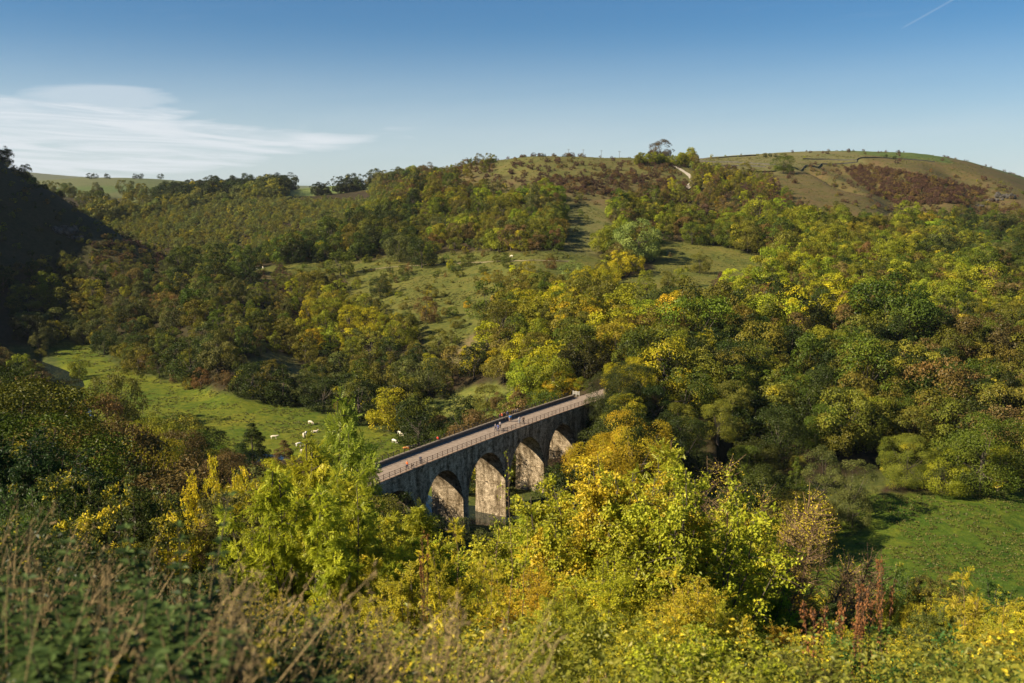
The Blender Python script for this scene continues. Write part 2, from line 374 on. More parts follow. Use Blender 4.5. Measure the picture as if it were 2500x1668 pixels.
cpp(2500, (1190, 265), (1080, 310), (960, 360), (840, 440), (740, 540), (650, 680), (580, 800), (500, 950), (454, 1180), (480, 4000))
cpp(2800, (1150, 275), (1000, 340), (850, 450), (740, 560), (680, 700), (640, 850), (570, 1150), (500, 4000))
cpp(3400, (1100, 290), (900, 400), (760, 560), (650, 900), (500, 4000))
CP = np.array(CP)
AU, AV = 9.0, 2.0
_u = CP[:, 0] * AU; _v = np.log(CP[:, 1]) * AV; _t = CP[:, 2] / CP[:, 1]
def _k(d2): return 0.5 * d2 * np.log(d2 + 1e-9)
_n = len(CP); _d2 = (_u[:, None] - _u) ** 2 + (_v[:, None] - _v) ** 2
_A = np.zeros((_n + 3, _n + 3)); _A[:_n, :_n] = _k(_d2) + np.eye(_n) * .02
_A[:_n, _n:] = np.stack([np.ones(_n), _u, _v], 1); _A[_n:, :_n] = _A[:_n, _n:].T
_w = np.linalg.solve(_A, np.concatenate([_t, [0, 0, 0]]))
# river course over the valley floor
RIV = [PZ(x, y, FLOOR - 1.6)[:2] for x, y in ((-120, 830), (40, 880), (150, 930), (158, 985), (215, 1075), (330, 1110), (520, 1120), (735, 1140), (900, 1185))]
RIV += [np.array(q) for q in ((-22, 255), (5, 246), (25, 240), (60, 250), (85, 258))]
RIV += [PZ(x, y, FLOOR - 1.6)[:2] for x, y in ((2150, 1196), (2420, 1192), (2700, 1180), (3300, 1150))]
RIV = np.array(RIV)
def resample(P, step):
    P = np.asarray(P, float); out = []
    for i in range(len(P) - 1):
        p0 = P[max(i - 1, 0)]; p1 = P[i]; p2 = P[i + 1]; p3 = P[min(i + 2, len(P) - 1)]
        k = max(2, int(np.linalg.norm(p2 - p1) / step))
        for t in np.arange(k) / k:
            out.append(.5 * ((2 * p1) + (p2 - p0) * t + (2 * p0 - 5 * p1 + 4 * p2 - p3) * t * t + (3 * p1 - p0 - 3 * p2 + p3) * t ** 3))
    out.append(P[-1]); return np.array(out)
RIVS = resample(RIV, 6)
def pl_dist(X, Y, P):
    d = np.full(np.shape(X), 1e9)
    for a, b in zip(P[:-1], P[1:]):
        ab = b - a; L2 = ab @ ab + 1e-9
        t = np.clip(((X - a[0]) * ab[0] + (Y - a[1]) * ab[1]) / L2, 0, 1)
        d = np.minimum(d, np.hypot(X - a[0] - t * ab[0], Y - a[1] - t * ab[1]))
    return d
# the viaduct's deck edge on the right, as a curve Y -> X (needed to keep trees off it)
DE = np.array([(-28., 204.7), (-18.7, 221.0), (-11.6, 233.3), (-2.2, 248.5), (5.6, 261), (13, 272), (20, 282.6)])
DF = np.polyfit(DE[:, 1], DE[:, 0], 2)
_ys = np.linspace(160, 312, 400); _xs = np.polyval(DF, _ys)
_ss = np.r_[0, np.cumsum(np.hypot(np.diff(_xs), np.diff(_ys)))]; _ss -= np.interp(204.7, _ys, _ss)
DECK = -60.0
def BR(s, t=0.0, z=0.0):
    """point of the viaduct: s metres along, t metres left of the right-hand edge, z above the deck"""
    s = np.asarray(s, float); y = np.interp(s, _ss, _ys); x = np.polyval(DF, y); dx = np.polyval(np.polyder(DF), y)
    L_ = np.sqrt(1 + dx * dx); return np.stack([x - t / L_, y + t * dx / L_, np.full(np.shape(x), DECK) + z], -1)
BC = BR(np.linspace(-60, 125, 40), 4.0)[:, :2]
GULLY = [(np.array([PY(*q)[:2] for q in ((2060, 395, 1130), (2110, 425, 1040), (2180, 470, 950), (2260, 540, 850))]), 15, 34),
         (np.array([PY(*q)[:2] for q in ((1975, 425, 1060), (2020, 450, 1000), (2075, 485, 930))]), 9, 12), (np.array([PY(*q)[:2] for q in ((2330, 440, 1120), (2380, 480, 1020), (2420, 540, 900))]), 9, 26)]
def zg(X, Y):
    X = np.atleast_1d(np.asarray(X, float)); Y = np.atleast_1d(np.asarray(Y, float)); sh = X.shape
    X = X.ravel(); Y = Y.ravel()
    r = np.maximum(np.hypot(X, Y), 1.0); a = np.arctan2(X, Y)
    a = np.clip(a, -1.25, 1.25)
    out = np.empty(len(X))
    for i in range(0, len(X), 40000):
        s = slice(i, i + 40000)
        u = a[s] * AU; v = np.log(r[s]) * AV
        t = _k((u[:, None] - _u) ** 2 + (v[:, None] - _v) ** 2) @ _w[:_n] + _w[_n] + _w[_n + 1] * u + _w[_n + 2] * v
        out[s] = t * r[s]
    z = out
    rough = np.clip((r - 3) / 40, 0.02, 1)
    z = z + fbm(X / 38, Y / 38, 4) * 3.2 * rough * np.clip((r - 60) / 300, 0, 1) + fbm(X / 7, Y / 7, 3) * .7 * rough
    gm = (r > 780) & (X > 150)
    if gm.any():
        for P_, dp, w_ in GULLY: z[gm] -= dp * np.exp(-(pl_dist(X[gm], Y[gm], P_) / w_) ** 2)
    k = 1.6
    zz = FLOOR + k * np.logaddexp(0, np.clip((z - FLOOR) / k, -40, 400))
    zz = zz + fbm(X / 25, Y / 25, 3) * .5 * (r > 60)
    near = (r > 180) & (r < 700)
    if near.any():
        d = pl_dist(X[near], Y[near], RIVS[::2]); zz[near] -= 2.2 * np.exp(-(d / 8.0) ** 4)
    nb = (Y > 150) & (Y < 320) & (np.abs(X) < 70)
    if nb.any():
        x_, y_ = X[nb], Y[nb]; q = zz[nb]
        for s0, s1 in ((-58, 2), (94, 124)):
            d = pl_dist(x_, y_, BR(np.linspace(s0, s1, 8), 3.8)[:, :2]); w = np.clip((9 - d) / 4, 0, 1)
            q = np.where(w > 0, q * (1 - w) + np.minimum(q, DECK - .12) * w, q)
        zz[nb] = q
    return zz.reshape(sh)
def gz(x, y): return float(zg([x], [y])[0])

# open land, as ground polygons in the picture's column/row of each ground point
def inpoly(x, y, P):
    P = np.asarray(P, float); c = np.zeros(np.shape(x), bool); j = len(P) - 1
    for i in range(len(P)):
        xi, yi = P[i]; xj, yj = P[j]
        c ^= ((yi > y) != (yj > y)) & (x < (xj - xi) * (y - yi) / (yj - yi + 1e-9) + xi); j = i
    return c
OPEN = {
 'meadow': [(120, 850), (150, 836), (215, 842), (290, 895), (425, 938), (560, 962), (650, 985), (760, 1003), (880, 1040), (990, 1070), (1100, 1100), (1060, 1200), (900, 1175), (720, 1130), (520, 1108), (420, 1105), (300, 1090), (225, 1035), (190, 960), (150, 900)],
 'ledge': [(560, 660), (700, 646), (850, 636), (1000, 628), (1120, 618), (1400, 612), (1480, 640), (1420, 700), (1250, 722), (1180, 790), (1110, 860), (1040, 850), (1010, 800), (900, 765), (820, 735), (850, 676), (700, 668), (600, 672)],
 'hill_gap': [(1375, 492), (1480, 505), (1500, 560), (1480, 625), (1380, 620), (1365, 560)],
 'right_field': [(1585, 585), (1680, 592), (1790, 604), (1900, 640), (1900, 690), (1770, 720), (1745, 800), (1560, 790), (1470, 755), (1500, 690), (1600, 655)],
 'hilltop': [(1215, 300), (1640, 300), (1700, 430), (1680, 475), (1600, 450), (1500, 432), (1300, 436), (1205, 428)],
 'right_hill': [(1675, 300), (2700, 300), (2700, 640), (2500, 570), (2330, 520), (2200, 545), (2090, 560), (1960, 510), (1860, 450), (1760, 425), (1690, 400)],
 'right_meadow': [(2125, 1207), (2300, 1206), (2700, 1203), (2700, 1560), (1850, 1560), (1990, 1300), (2060, 1270)],
 'bridge_field': [(1000, 1010), (1060, 985), (1130, 950), (1210, 935), (1265, 965), (1275, 1000), (1130, 1060), (1040, 1060)],
 'small_field': [(572, 905), (660, 858), (720, 868), (742, 905), (750, 965), (650, 945)],
 'gap_field': [(810, 925), (890, 930), (865, 1000), (815, 1000)],
 'slope_gap': [(1075, 862), (1200, 800), (1240, 830), (1150, 905), (1090, 900)],
 'far_field': [(690, 468), (780, 452), (905, 443), (905, 462), (800, 474), (700, 482)],
 'far_land': [(60, 380), (560, 380), (420, 476), (360, 484), (180, 486), (60, 460)],
 'spur': [(215, 588), (300, 575), (440, 640), (450, 660), (330, 670), (230, 650)],
}
GCOL = {'meadow': (.110, .138, .013), 'right_meadow': (.080, .122, .012), 'ledge': (.112, .118, .024), 'hill_gap': (.125, .125, .038),
 'right_field': (.13, .135, .028), 'hilltop': (.135, .128, .036), 'right_hill': (.125, .102, .036), 'bridge_field': (.12, .14, .028), 'small_field': (.16, .15, .05),
 'gap_field': (.13, .14, .035), 'slope_gap': (.15, .125, .05), 'far_field': (.14, .18, .05), 'far_land': (.12, .13, .05), 'spur': (.085, .075, .028)}
FOREST = np.array((.045, .036, .016))
def cover(X, Y, Z):
    px, py = proj(X, Y, Z); r = np.hypot(X, Y)
    jx = fbm(X / 9, Y / 9, 3) * 26; jy = fbm(X / 9 + 50, Y / 9, 3) * 14
    c = np.tile(FOREST, (len(X), 1)); c[Z < FLOOR + 3] = (.07, .085, .02)
    c[r < 60] = (.04, .035, .018)
    c[(px < 480) & (py < 655) & (r < 900) & (r > 450)] = (.045, .042, .016)  # left hill ground colour darkened to back up its shade
    for z0 in ((1460, 462, 290, 42), (1100, 425, 120, 35), (620, 700, 190, 30), (1780, 490, 130, 45), (2180, 460, 180, 70), (2260, 790, 120, 45)):
        m = ((px + jx - z0[0]) / z0[2]) ** 2 + ((py + jy - z0[1]) / z0[3]) ** 2 < 1; c[m & (r > 300)] = (.115, .10, .035)
    on = r > 170
    for k_, P in OPEN.items():
        far = k_ in ('right_hill', 'far_land', 'far_field', 'hilltop')
        m = inpoly(px + jx, py + jy, P) & on
        if k_ == 'right_hill': m &= r > 700
        if k_ == 'far_land': m &= r > 1400
        if k_ == 'far_field': m &= r > 1200
        if k_ == 'hilltop': m &= r > 650
        if k_ == 'spur': m &= r > 500
        c[m] = GCOL[k_]
    m = (r > 1500) & ~inpoly(px, py, OPEN['far_field']); c[m & (px > 300)] = (.10, .12, .04)
    # green pasture at the very top of the right hill, beyond the walls
    m = inpoly(px, py, [(1905, 368), (2300, 370), (2330, 400), (2120, 379), (1960, 384)]) & (r > 1000); c[m] = (.09, .125, .03)
    m = inpoly(px + jx, py + jy * .4, [(1640, 376), (1925, 366), (2100, 372), (2110, 400), (1990, 408), (1900, 428), (1830, 425), (1690, 400)]) & (r > 850); c[m] = (.155, .145, .05)
    m = inpoly(px, py, [(120, 460), (300, 452), (430, 466), (300, 470), (130, 474)]) & (r > 1500); c[m] = (.10, .135, .04)
    return c
# polar grid: fine in the sector in view, coarse outside
A1 = np.radians(np.concatenate([np.arange(-120, -36, 2.0), np.arange(-36, 36, .14), np.arange(36, 80, 2.0)]))
R1 = np.concatenate([np.geomspace(1.0, 60, 90)[:-1], np.geomspace(60, 1500, 330), np.geomspace(1520, 9000, 60)])
AA, RR = np.meshgrid(A1, R1)
GX = RR * np.sin(AA); GY = RR * np.cos(AA); GZ = zg(GX, GY)
na, nr = len(A1), len(R1)
i = np.arange(nr - 1)[:, None] * na; j = np.arange(na - 1)[None]
Q = np.stack([i + j, i + j + 1, i + na + j + 1, i + na + j], -1).reshape(-1, 4)
cc = cover(GX.ravel(), GY.ravel(), GZ.ravel()); cc = np.concatenate([cc, np.ones((len(cc), 1))], 1)
cg = cc.reshape(nr, na, 4)
for _ in range(1):
    cg[1:-1, 1:-1] = (cg[1:-1, 1:-1] * 2 + cg[:-2, 1:-1] + cg[2:, 1:-1] + cg[1:-1, :-2] + cg[1:-1, 2:]) / 6
me = mesh_np('terrain', np.stack([GX, GY, GZ], -1).reshape(-1, 3), Q, [M_ground], smooth_=True, colr=cg.reshape(-1, 4))
tag(obj('terrain', me), 'rolling grass and woodland ground of the dale from the near slope to the far hills', None, None, 'structure')
# visibility: running maximum of ground elevation along each column
TT = GZ / RR; TMAX = np.maximum.accumulate(TT, axis=0)
def seen(X, Y, ztop):
    a = np.arctan2(X, Y); r = np.hypot(X, Y)
    ia = np.clip(np.searchsorted(A1, a), 0, na - 1); ir = np.clip(np.searchsorted(R1, r * .985) - 1, 0, nr - 1)
    return ztop / r > TMAX[ir, ia]
def hitY(px, py, y0=60., y1=5000.):
    """ground point seen in this column and row (first hit)"""
    v = unproj(px, py); ys = np.geomspace(y0, y1, 900); p = v[None] * (ys / v[1])[:, None]
    z = zg(p[:, 0], p[:, 1]); gap = (p[:, 2] - z) / ys; k = np.argmax(gap < 0) if (gap < 0).any() else np.argmin(gap + (ys < 700))
    return p[k] * [1, 1, 0] + np.array([0, 0, z[k]])

# river
c = RIVS; tn = np.gradient(c, axis=0); tn /= np.linalg.norm(tn, axis=1, keepdims=True); nn = np.stack([-tn[:, 1], tn[:, 0]], 1)
wd = 9.5
V = np.concatenate([np.c_[c + nn * wd, np.full(len(c), FLOOR - 1.0)], np.c_[c - nn * wd, np.full(len(c), FLOOR - 1.0)]])
kk = np.arange(len(c) - 1)
tag(obj('river', mesh_np('river', V, np.stack([kk, kk + 1, kk + 1 + len(c), kk + len(c)], -1), [M_water])), 'narrow river winding along the valley floor', None, None, 'structure')

# ------------------------------------------------------------------ tree forms (height 1, base at the origin)
def unit(v): return v / (np.linalg.norm(v, axis=-1, keepdims=True) + 1e-9)
def cards(P, Nn, s, g, asp=.62):
    n = len(P); t = unit(np.cross(Nn, g.normal(size=(n, 3)))); b = np.cross(Nn, t)
    s = s[:, None]; off = Nn * s * .18
    V = np.stack([P - t * s * .5, P + b * s * .5 * asp + off * 0, P + t * s * .5, P - b * s * .5 * asp], 1)
    V[:, 0] -= off; V[:, 2] -= off
    return V.reshape(-1, 3), np.arange(n * 4).reshape(-1, 4)
FORM = {  # rx, rz, cz, clumps, clump radius, leaf count, leaf size
 'round': (.41, .46, .51, 44, .155, 6200, .030), 'tall': (.29, .49, .50, 46, .12, 5200, .027),
 'dome': (.53, .41, .55, 58, .15, 7600, .030), 'bush': (.56, .46, .50, 34, .17, 3600, .044),
 'cone': (.27, .5, .5, 110, .080, 7000, .026), 'lacy': (.32, .47, .53, 44, .085, 3000, .025)}
def make_form(form, seed, lod=1.0):
    g = np.random.default_rng(seed); rx, rz, cz, nc, cr, nl, ls = FORM[form]
    nc = int(nc * (1 if lod >= 1 else .75)); nl = int(nl * lod); ls = ls / math.sqrt(lod)
    if form == 'cone':
        z = .1 + .88 * g.random(nc) ** 1.25; a = g.random(nc) * 2 * math.pi + z * 9
        rr = rx * (1.02 - z) ** .8 * (.45 + .55 * g.random(nc) ** .5)
        C = np.stack([rr * np.cos(a), rr * np.sin(a), z], 1); crs = cr * (1.15 - z * .75) * (.8 + .5 * g.random(nc))
    else:
        d = unit(g.normal(size=(nc * 2, 3))); d = d[d[:, 2] > -.75][:nc]; nc = len(d)
        lobes = unit(g.normal(size=(5, 3))); amp = 1 + .30 * np.clip(d @ lobes.T, 0, 1).max(1) ** 3 - .16
        rad = (.60 + .36 * g.random(nc) ** .6) * amp
        C = d * rad[:, None] * np.array([rx, rx, rz]) + np.array([0, 0, cz])
        lowk = g.random(nc) < (.0 if form == 'lacy' else .27); C[lowk, 2] = .10 + .26 * g.random(lowk.sum()); aa_ = g.random(nc) * 6.283; lr_ = rx * (.45 + .42 * g.random(nc)); C[lowk, 0] = (lr_ * np.cos(aa_))[lowk]; C[lowk, 1] = (lr_ * np.sin(aa_))[lowk]
        if form in ('round', 'dome', 'tall'):
            lo = (d[:, 2] < 0) & ~lowk; dz = np.abs(d[lo, 2]); C[lo, :2] *= ((1 - dz ** 4) / np.sqrt(np.maximum(1 - dz ** 2, .08)))[:, None]
        crs = cr * (.7 + .6 * g.random(nc))
        C[:, 2] = np.maximum(C[:, 2], crs * .5 + (0.02 if form == 'bush' else .06))
    k = g.choice(nc, nl, p=crs ** 2 / (crs ** 2).sum())
    out = unit(C - np.array([0, 0, cz * .8])); 
    dd = unit(g.normal(size=(nl, 3)) + out[k] * 1.0 + np.array([0, 0, .28]))
    P = C[k] + dd * (crs[k] * (.68 + .42 * g.random(nl)))[:, None] * np.array([1, 1, .82])
    nrm = unit(dd + g.normal(size=(nl, 3)) * .42)
    V, F = cards(P, nrm, ls * (.6 + .8 * g.random(nl)), g)
    V[:, 2] = np.maximum(V[:, 2], 0.0)
    ck = g.random(nc); rnd = .75 * ck[k] + .25 * g.random(nl)
    t = MB(); h = cz if form != 'cone' else .92
    tr = {'bush': .018, 'lacy': .014, 'cone': .011}.get(form, .022)
    base = np.array([[0, 0, -.06], [.004, 0, h * .3], [.012 * g.normal(), .012 * g.normal(), h * .7], [0, 0, h]])
    t.tube(base, [tr * 1.4, tr, tr * .7, tr * .35], 6)
    if form != 'cone':
        for q in g.choice(nc, min(nc, 11 if form != 'lacy' else 18), replace=False):
            z0 = h * (.35 + .45 * g.random()); e = C[q]; mid = (np.array([0, 0, z0]) + e) / 2 + np.array([0, 0, -.03])
            t.tube([[0, 0, z0], mid, e], [tr * .45, tr * .28, tr * .1], 4)
    return (V, F, rnd), t
PROTO = {}; WOODP = {}
wood_col = bpy.data.collections.new('woodland_forms'); scrub_col = bpy.data.collections.new('scrub_forms')
ORDER = ['round', 'tall', 'dome', 'bush', 'cone', 'lacy']; NV = {'round': 5, 'tall': 4, 'dome': 3, 'bush': 4, 'cone': 2, 'lacy': 3}
WIDX = {}
for f_ in ORDER:
    for v in range(NV[f_]):
        (V, F, rnd), t = make_form(f_, hash(f_.encode().hex()) % 1 + ORDER.index(f_) * 100 + v * 7 + 1)
        PROTO[f_, v] = (mesh_np('crown_' + f_, V, F, [M_leaf], rnd=rnd), t.mesh('trunk_' + f_, [M_bark]))
        (V, F, rnd), t = make_form(f_, ORDER.index(f_) * 100 + v * 7 + 51, .62)
        tv = np.concatenate(t.v); tq = np.concatenate(t.q)
        me = mesh_np('wood_form', np.concatenate([V, tv]), [np.concatenate([F, tq + len(V)])], [M_leaf_i, M_bark],
                     fmat=np.r_[np.zeros(len(F)), np.ones(len(tq))], rnd=np.r_[rnd, np.zeros(len(tq))])
        col_ = scrub_col if f_ == 'bush' else wood_col
        o = bpy.data.objects.new('form_%02d' % len(col_.objects), me)
        WIDX[f_, v] = (col_.name, len(col_.objects)); col_.objects.link(o)

PAL = {'D': ((.042, .058, .008), 'dark green'), 'G': ((.098, .126, .011), 'green'), 'O': ((.155, .145, .016), 'olive'),
       'Y': ((.40, .345, .012), 'yellow'), 'L': ((.235, .245, .014), 'yellow-green'), 'R': ((.105, .056, .034), 'red-brown'),
       'B': ((.165, .108, .030), 'brown'), 'A': ((.43, .29, .012), 'amber'), 'P': ((.24, .29, .06), 'pale green'), 'K': ((.12, .13, .028), 'grey-green')}
# what grows where: column, row, reach, reach, colours, forms, is scrub
Z_ = [(450, 560, 330, 90, 'KKOKOG', 'round round bush', 0), (560, 450, 230, 26, 'DDG', 'round dome', 0), (1000, 480, 150, 80, 'OOBGLK', 'round bush tall', 0),
 (1080, 412, 110, 26, 'RRBO', 'bush', 1), (1440, 445, 240, 34, 'RRRBO', 'bush bush', 1), (1150, 570, 200, 80, 'OOGLKB', 'round bush dome', 0),
 (700, 600, 200, 40, 'GDODGL', 'round tall bush', 0), (430, 740, 220, 80, 'OOGKKB', 'round tall bush', 0), (620, 690, 180, 26, 'BRRO', 'bush', 1),
 (880, 790, 150, 60, 'YLLOO', 'tall round', 0), (1330, 730, 220, 70, 'LOYOOG', 'tall round dome', 0), (1400, 860, 230, 80, 'LLYGOO', 'round tall dome', 0),
 (620, 970, 200, 60, 'DGOBK', 'round bush', 0), (960, 920, 160, 70, 'GOODK', 'round tall bush', 0), (2000, 600, 300, 60, 'LOLOGB', 'round tall dome', 0),
 (1880, 770, 200, 90, 'OLBLYG', 'tall round lacy', 0), (2260, 790, 140, 55, 'RRBBO', 'bush bush', 1), (1950, 930, 330, 110, 'GDGODL', 'round dome tall', 0),
 (1560, 900, 110, 70, 'YLOAG', 'dome round', 0), (2420, 600, 150, 80, 'DDGKO', 'round bush dome', 0), (1790, 445, 120, 45, 'YLOOB', 'tall lacy tall', 0),
 (1850, 520, 130, 40, 'BBORO', 'lacy tall bush', 0), (2180, 440, 170, 60, 'RRRB', 'bush', 1), (60, 600, 200, 160, 'DODB', 'bush round', 0), (200, 780, 180, 90, 'OOKDL', 'round dome bush', 0),
 (2250, 720, 180, 60, 'OLGLB', 'round dome tall', 0), (1700, 650, 120, 60, 'OBLG', 'round lacy tall', 0), (2400, 960, 160, 120, 'GODOB', 'round dome', 0), (320, 620, 120, 40, 'BROY', 'bush', 1),
 (150, 1020, 250, 90, 'OBDGL', 'round bush tall', 0), (500, 1110, 200, 40, 'OKLG', 'round bush', 0), (1100, 1100, 200, 60, 'OGDB', 'bush round', 0)]
OPEN_BUSH = {'ledge': .38, 'hilltop': .06, 'right_field': .05, 'hill_gap': .05, 'slope_gap': .2, 'small_field': .02, 'gap_field': .03, 'spur': .55, 'far_land': .02, 'right_hill': .02, 'bridge_field': .02}
FGL = np.array([(-600, 1080), (0, 1085), (500, 1170), (800, 1190), (930, 1200), (1100, 1300), (1300, 1250), (1500, 1160), (1700, 1170), (1850, 1260), (1950, 1390), (2100, 1430), (2500, 1440), (3100, 1440)])

WALK = RIVS[::2]
def scatter(x0, x1, y0, y1, cell, g):
    xs = np.arange(x0, x1, cell); ys = np.arange(y0, y1, cell); X, Y = np.meshgrid(xs, ys)
    X = X + (g.random(X.shape) - .5) * cell * .9; Y = Y + (g.random(X.shape) - .5) * cell * .9
    X = X.ravel(); Y = Y.ravel(); k = np.abs(np.arctan2(X, Y)) < R(31); return X[k], Y[k]
T = []    # dicts of every scattered tree or bush
g = np.random.default_rng(5)
for (y0, y1, cell, big) in ((62, 330, 6.6, 1), (330, 620, 8.4, 1), (620, 960, 8.4, 1), (960, 1430, 8.0, 1), (1430, 1900, 9.5, 1)):
    X, Y = scatter(-y1 * .62, y1 * .62, y0, y1, cell, g)
    Z = zg(X, Y); px, py = proj(X, Y, Z)
    k = (px > -330) & (px < 2830) & seen(X, Y, Z + 9); X, Y, Z, px, py = X[k], Y[k], Z[k], px[k], py[k]
    r = np.hypot(X, Y); db = pl_dist(X, Y, BC); dr = pl_dist(X, Y, WALK)
    jx = fbm(X / 9, Y / 9, 3) * 26; jy = fbm(X / 9 + 50, Y / 9, 3) * 14
    openk = np.full(len(X), '', dtype=object)
    for nm, P in OPEN.items():
        m = inpoly(px + jx * .5, py + jy * .5, P) & (r > (700 if nm == 'right_hill' else 1400 if nm == 'far_land' else 1200 if nm == 'far_field' else 170))
        openk[m] = nm
    wz = np.stack([np.exp(-((px - z[0]) / z[2]) ** 2 - ((py - z[1]) / z[3]) ** 2) for z in Z_], 1) + 1e-6
    wz = wz ** 1.3; wz /= wz.sum(1, keepdims=True)
    tone = fbm(X / 30, Y / 30, 3)
    fgy = np.interp(px, FGL[:, 0], FGL[:, 1])
    for i in range(len(X)):
        zi = g.choice(len(Z_), p=wz[i]); zc = Z_[zi]; scrub = zc[6]; ok = openk[i]; bush = False
        u = g.random()
        if r[i] > 1500 and px[i] < 1000:
            if ok in ('far_field',): continue
            inw = (385 < px[i] < 905 and 1480 < r[i] < 1720)
            if not inw and u > .05: continue
        if ok:
            if u > OPEN_BUSH.get(ok, 0): continue
            bush = ok != 'far_land'
            if ok == 'hilltop' and py[i] > 402 and u < .06: bush = True
        elif scrub:
            bush = True
            if u < .22: continue
        elif g.random() < .16: bush = True
        if db[i] < (9.5 if r[i] > 205 else 7) and DECK + 1 > Z[i]: continue
        if db[i] < 8: continue
        if r[i] < 300 and px[i] < 1010 and proj(X[i], Y[i], Z[i] + 7)[1] < np.interp(px[i], [-300, 0, 120, 220, 330, 480, 600, 1000], [850, 930, 960, 1030, 1065, 1120, 1150, 1200]): continue
        if dr[i] < 9: continue
        if 1290 < px[i] < 1440 and r[i] < 285: continue
        if 1440 <= px[i] < 1700 and r[i] < 250: continue
        if px[i] < 480 and py[i] < 655 and 450 < r[i] < 900:
            if u > .7: continue
            bush = True
        form = 'bush' if bush else g.choice(zc[5].split())
        pal = 'RRB' if (ok == 'hilltop') else zc[4]
        ci = g.random() * .6 + (.5 + tone[i] * 1.6) * .4; c_ = pal[int(np.clip(ci, 0, .999) * len(pal))] if g.random() < .55 else g.choice(list(pal))
        if bush and c_ in 'YLA' and g.random() < .6: c_ = 'O'
        h = g.uniform(2.2, 4.6) if bush else g.uniform(8, 13.5)
        if not bush and form == 'bush': h = g.uniform(4, 6.5)
        if not bush and r[i] < 420: h *= 1.15
        if not bush and px[i] > 1100 and 400 < r[i] < 800: h *= 1.18
        if not bush and 940 < r[i] < 1430: h = g.uniform(6.5, 9.5)
        if not bush and px[i] > 1500 and 820 < py[i] < 1150: h *= 1.3
        if not bush and r[i] > 1450: h = g.uniform(16, 22)
        if 690 < px[i] < 905 and py[i] < 494 and 900 < r[i] < 1480: continue
        if not bush: h *= math.exp(g.normal() * .17)
        if ok == 'ledge': h *= g.choice([.7, 1.0, 1.6])
        if ok == 'hilltop': h = g.uniform(2.2, 4)
        if px[i] < 480 and py[i] < 655 and 450 < r[i] < 900: h = g.uniform(1.4, 4.5)
        if ok == 'meadow' : continue
        if r[i] < 200: h = min(h, 8)
        _, ty = proj(X[i], Y[i], Z[i] + h)
        if ty > fgy[i] + 15 and r[i] < 265: continue
        if abs(px[i] - 1180) < 260 and r[i] < 235 and ty < 1290 : continue     # keep the arches in view
        if 1290 < px[i] < 1420 and 245 < r[i] < 292 : continue
        if not -300 < px[i] < 2800 : continue
        if not seen(X[i:i + 1], Y[i:i + 1], Z[i:i + 1] + h)[0]: continue
        inw = r[i] > 1480 and 385 < px[i] < 905
        if inw: c_ = 'D'
        elif 940 < r[i] and px[i] < 930 and c_ not in 'KO': c_ = g.choice(list('KKOKG'))
        elif 620 < r[i] < 880 and 430 < px[i] < 1010 and not bush and not ok: h *= 1.3; c_ = g.choice(list('DDGGO'))
        b = PAL[c_][0]; jt = g.normal(size=3) * .08 + g.normal() * .16
        if 940 < r[i] < 1480 and px[i] < 930: jt = jt * .6 + .42  # far-slope trees coloured lighter to add to the haze
        if 1380 < px[i] < 2020 and r[i] < 335 and not bush:
            if g.random() < .5: continue
            h = g.uniform(13, 20); c_ = g.choice(list('DDGO')); b = PAL[c_][0]
        colr = [max(.008, b[q] * math.exp(jt[q])) for q in range(3)]
        T.append(dict(x=X[i], y=Y[i], z=Z[i], h=h, w=g.uniform(.85, 1.2), f=form, c=colr, cn=c_, al=float(np.clip(g.normal(.22, .2), 0, .9)) if c_ in 'GDOKL' else .1,
                      px=px[i], py=py[i], ty=ty, bush=bush, ang=h / r[i] * FPX, rz=g.random() * 6.28, r=r[i]))
# scrub
# hawthorns crowding the steep brown bank of the right hill
for (P_, dens, c_) in (([(2050, 405), (2150, 410), (2300, 440), (2420, 470), (2330, 500), (2200, 505), (2120, 470)], 760, 'RRRB'), ([(215, 588), (300, 575), (440, 640), (450, 660), (330, 670), (230, 650)], 130, 'BROD'), ([(1960, 398), (2480, 450), (2500, 560), (2300, 545), (2060, 500)], 210, 'RRBO'), ([(1235, 392), (1640, 396), (1690, 430), (1500, 436), (1240, 430)], 110, 'RRB'), ([(2330, 480), (2480, 500), (2600, 560), (2480, 560), (2350, 520)], 120, 'BRO'),
                       ([(1880, 395), (1900, 440), (1960, 470), (1940, 420)], 12, 'BR'), ([(1700, 400), (1880, 420), (1900, 500), (1750, 460)], 90, 'RBO'), ([(1480, 420), (1680, 440), (1670, 500), (1500, 460)], 150, 'RRB'), ([(1300, 432), (1500, 430), (1520, 480), (1300, 470)], 110, 'RRB')):
    P_ = np.array(P_, float); n = 0; tries = 0
    while n < dens and tries < 3000:
        tries += 1; x = g.uniform(P_[:, 0].min(), P_[:, 0].max()); y = g.uniform(P_[:, 1].min(), P_[:, 1].max())
        if not inpoly(np.array([x]), np.array([y]), P_)[0]: continue
        p = hitY(x, y, 450, 2000); h = g.uniform(2.4, 4.8); cc_ = g.choice(list(c_)); b = PAL[cc_][0]; jt = g.normal() * .2; rr = math.hypot(p[0], p[1])
        T.append(dict(x=p[0], y=p[1], z=p[2], h=h, w=g.uniform(.9, 1.3), f='bush', c=[q * math.exp(jt) for q in b], cn=cc_, al=.05, px=x, py=y, ty=proj(p[0], p[1], p[2] + h)[1], bush=True, ang=h / rr * FPX, rz=g.random() * 6.28, r=rr)); n += 1

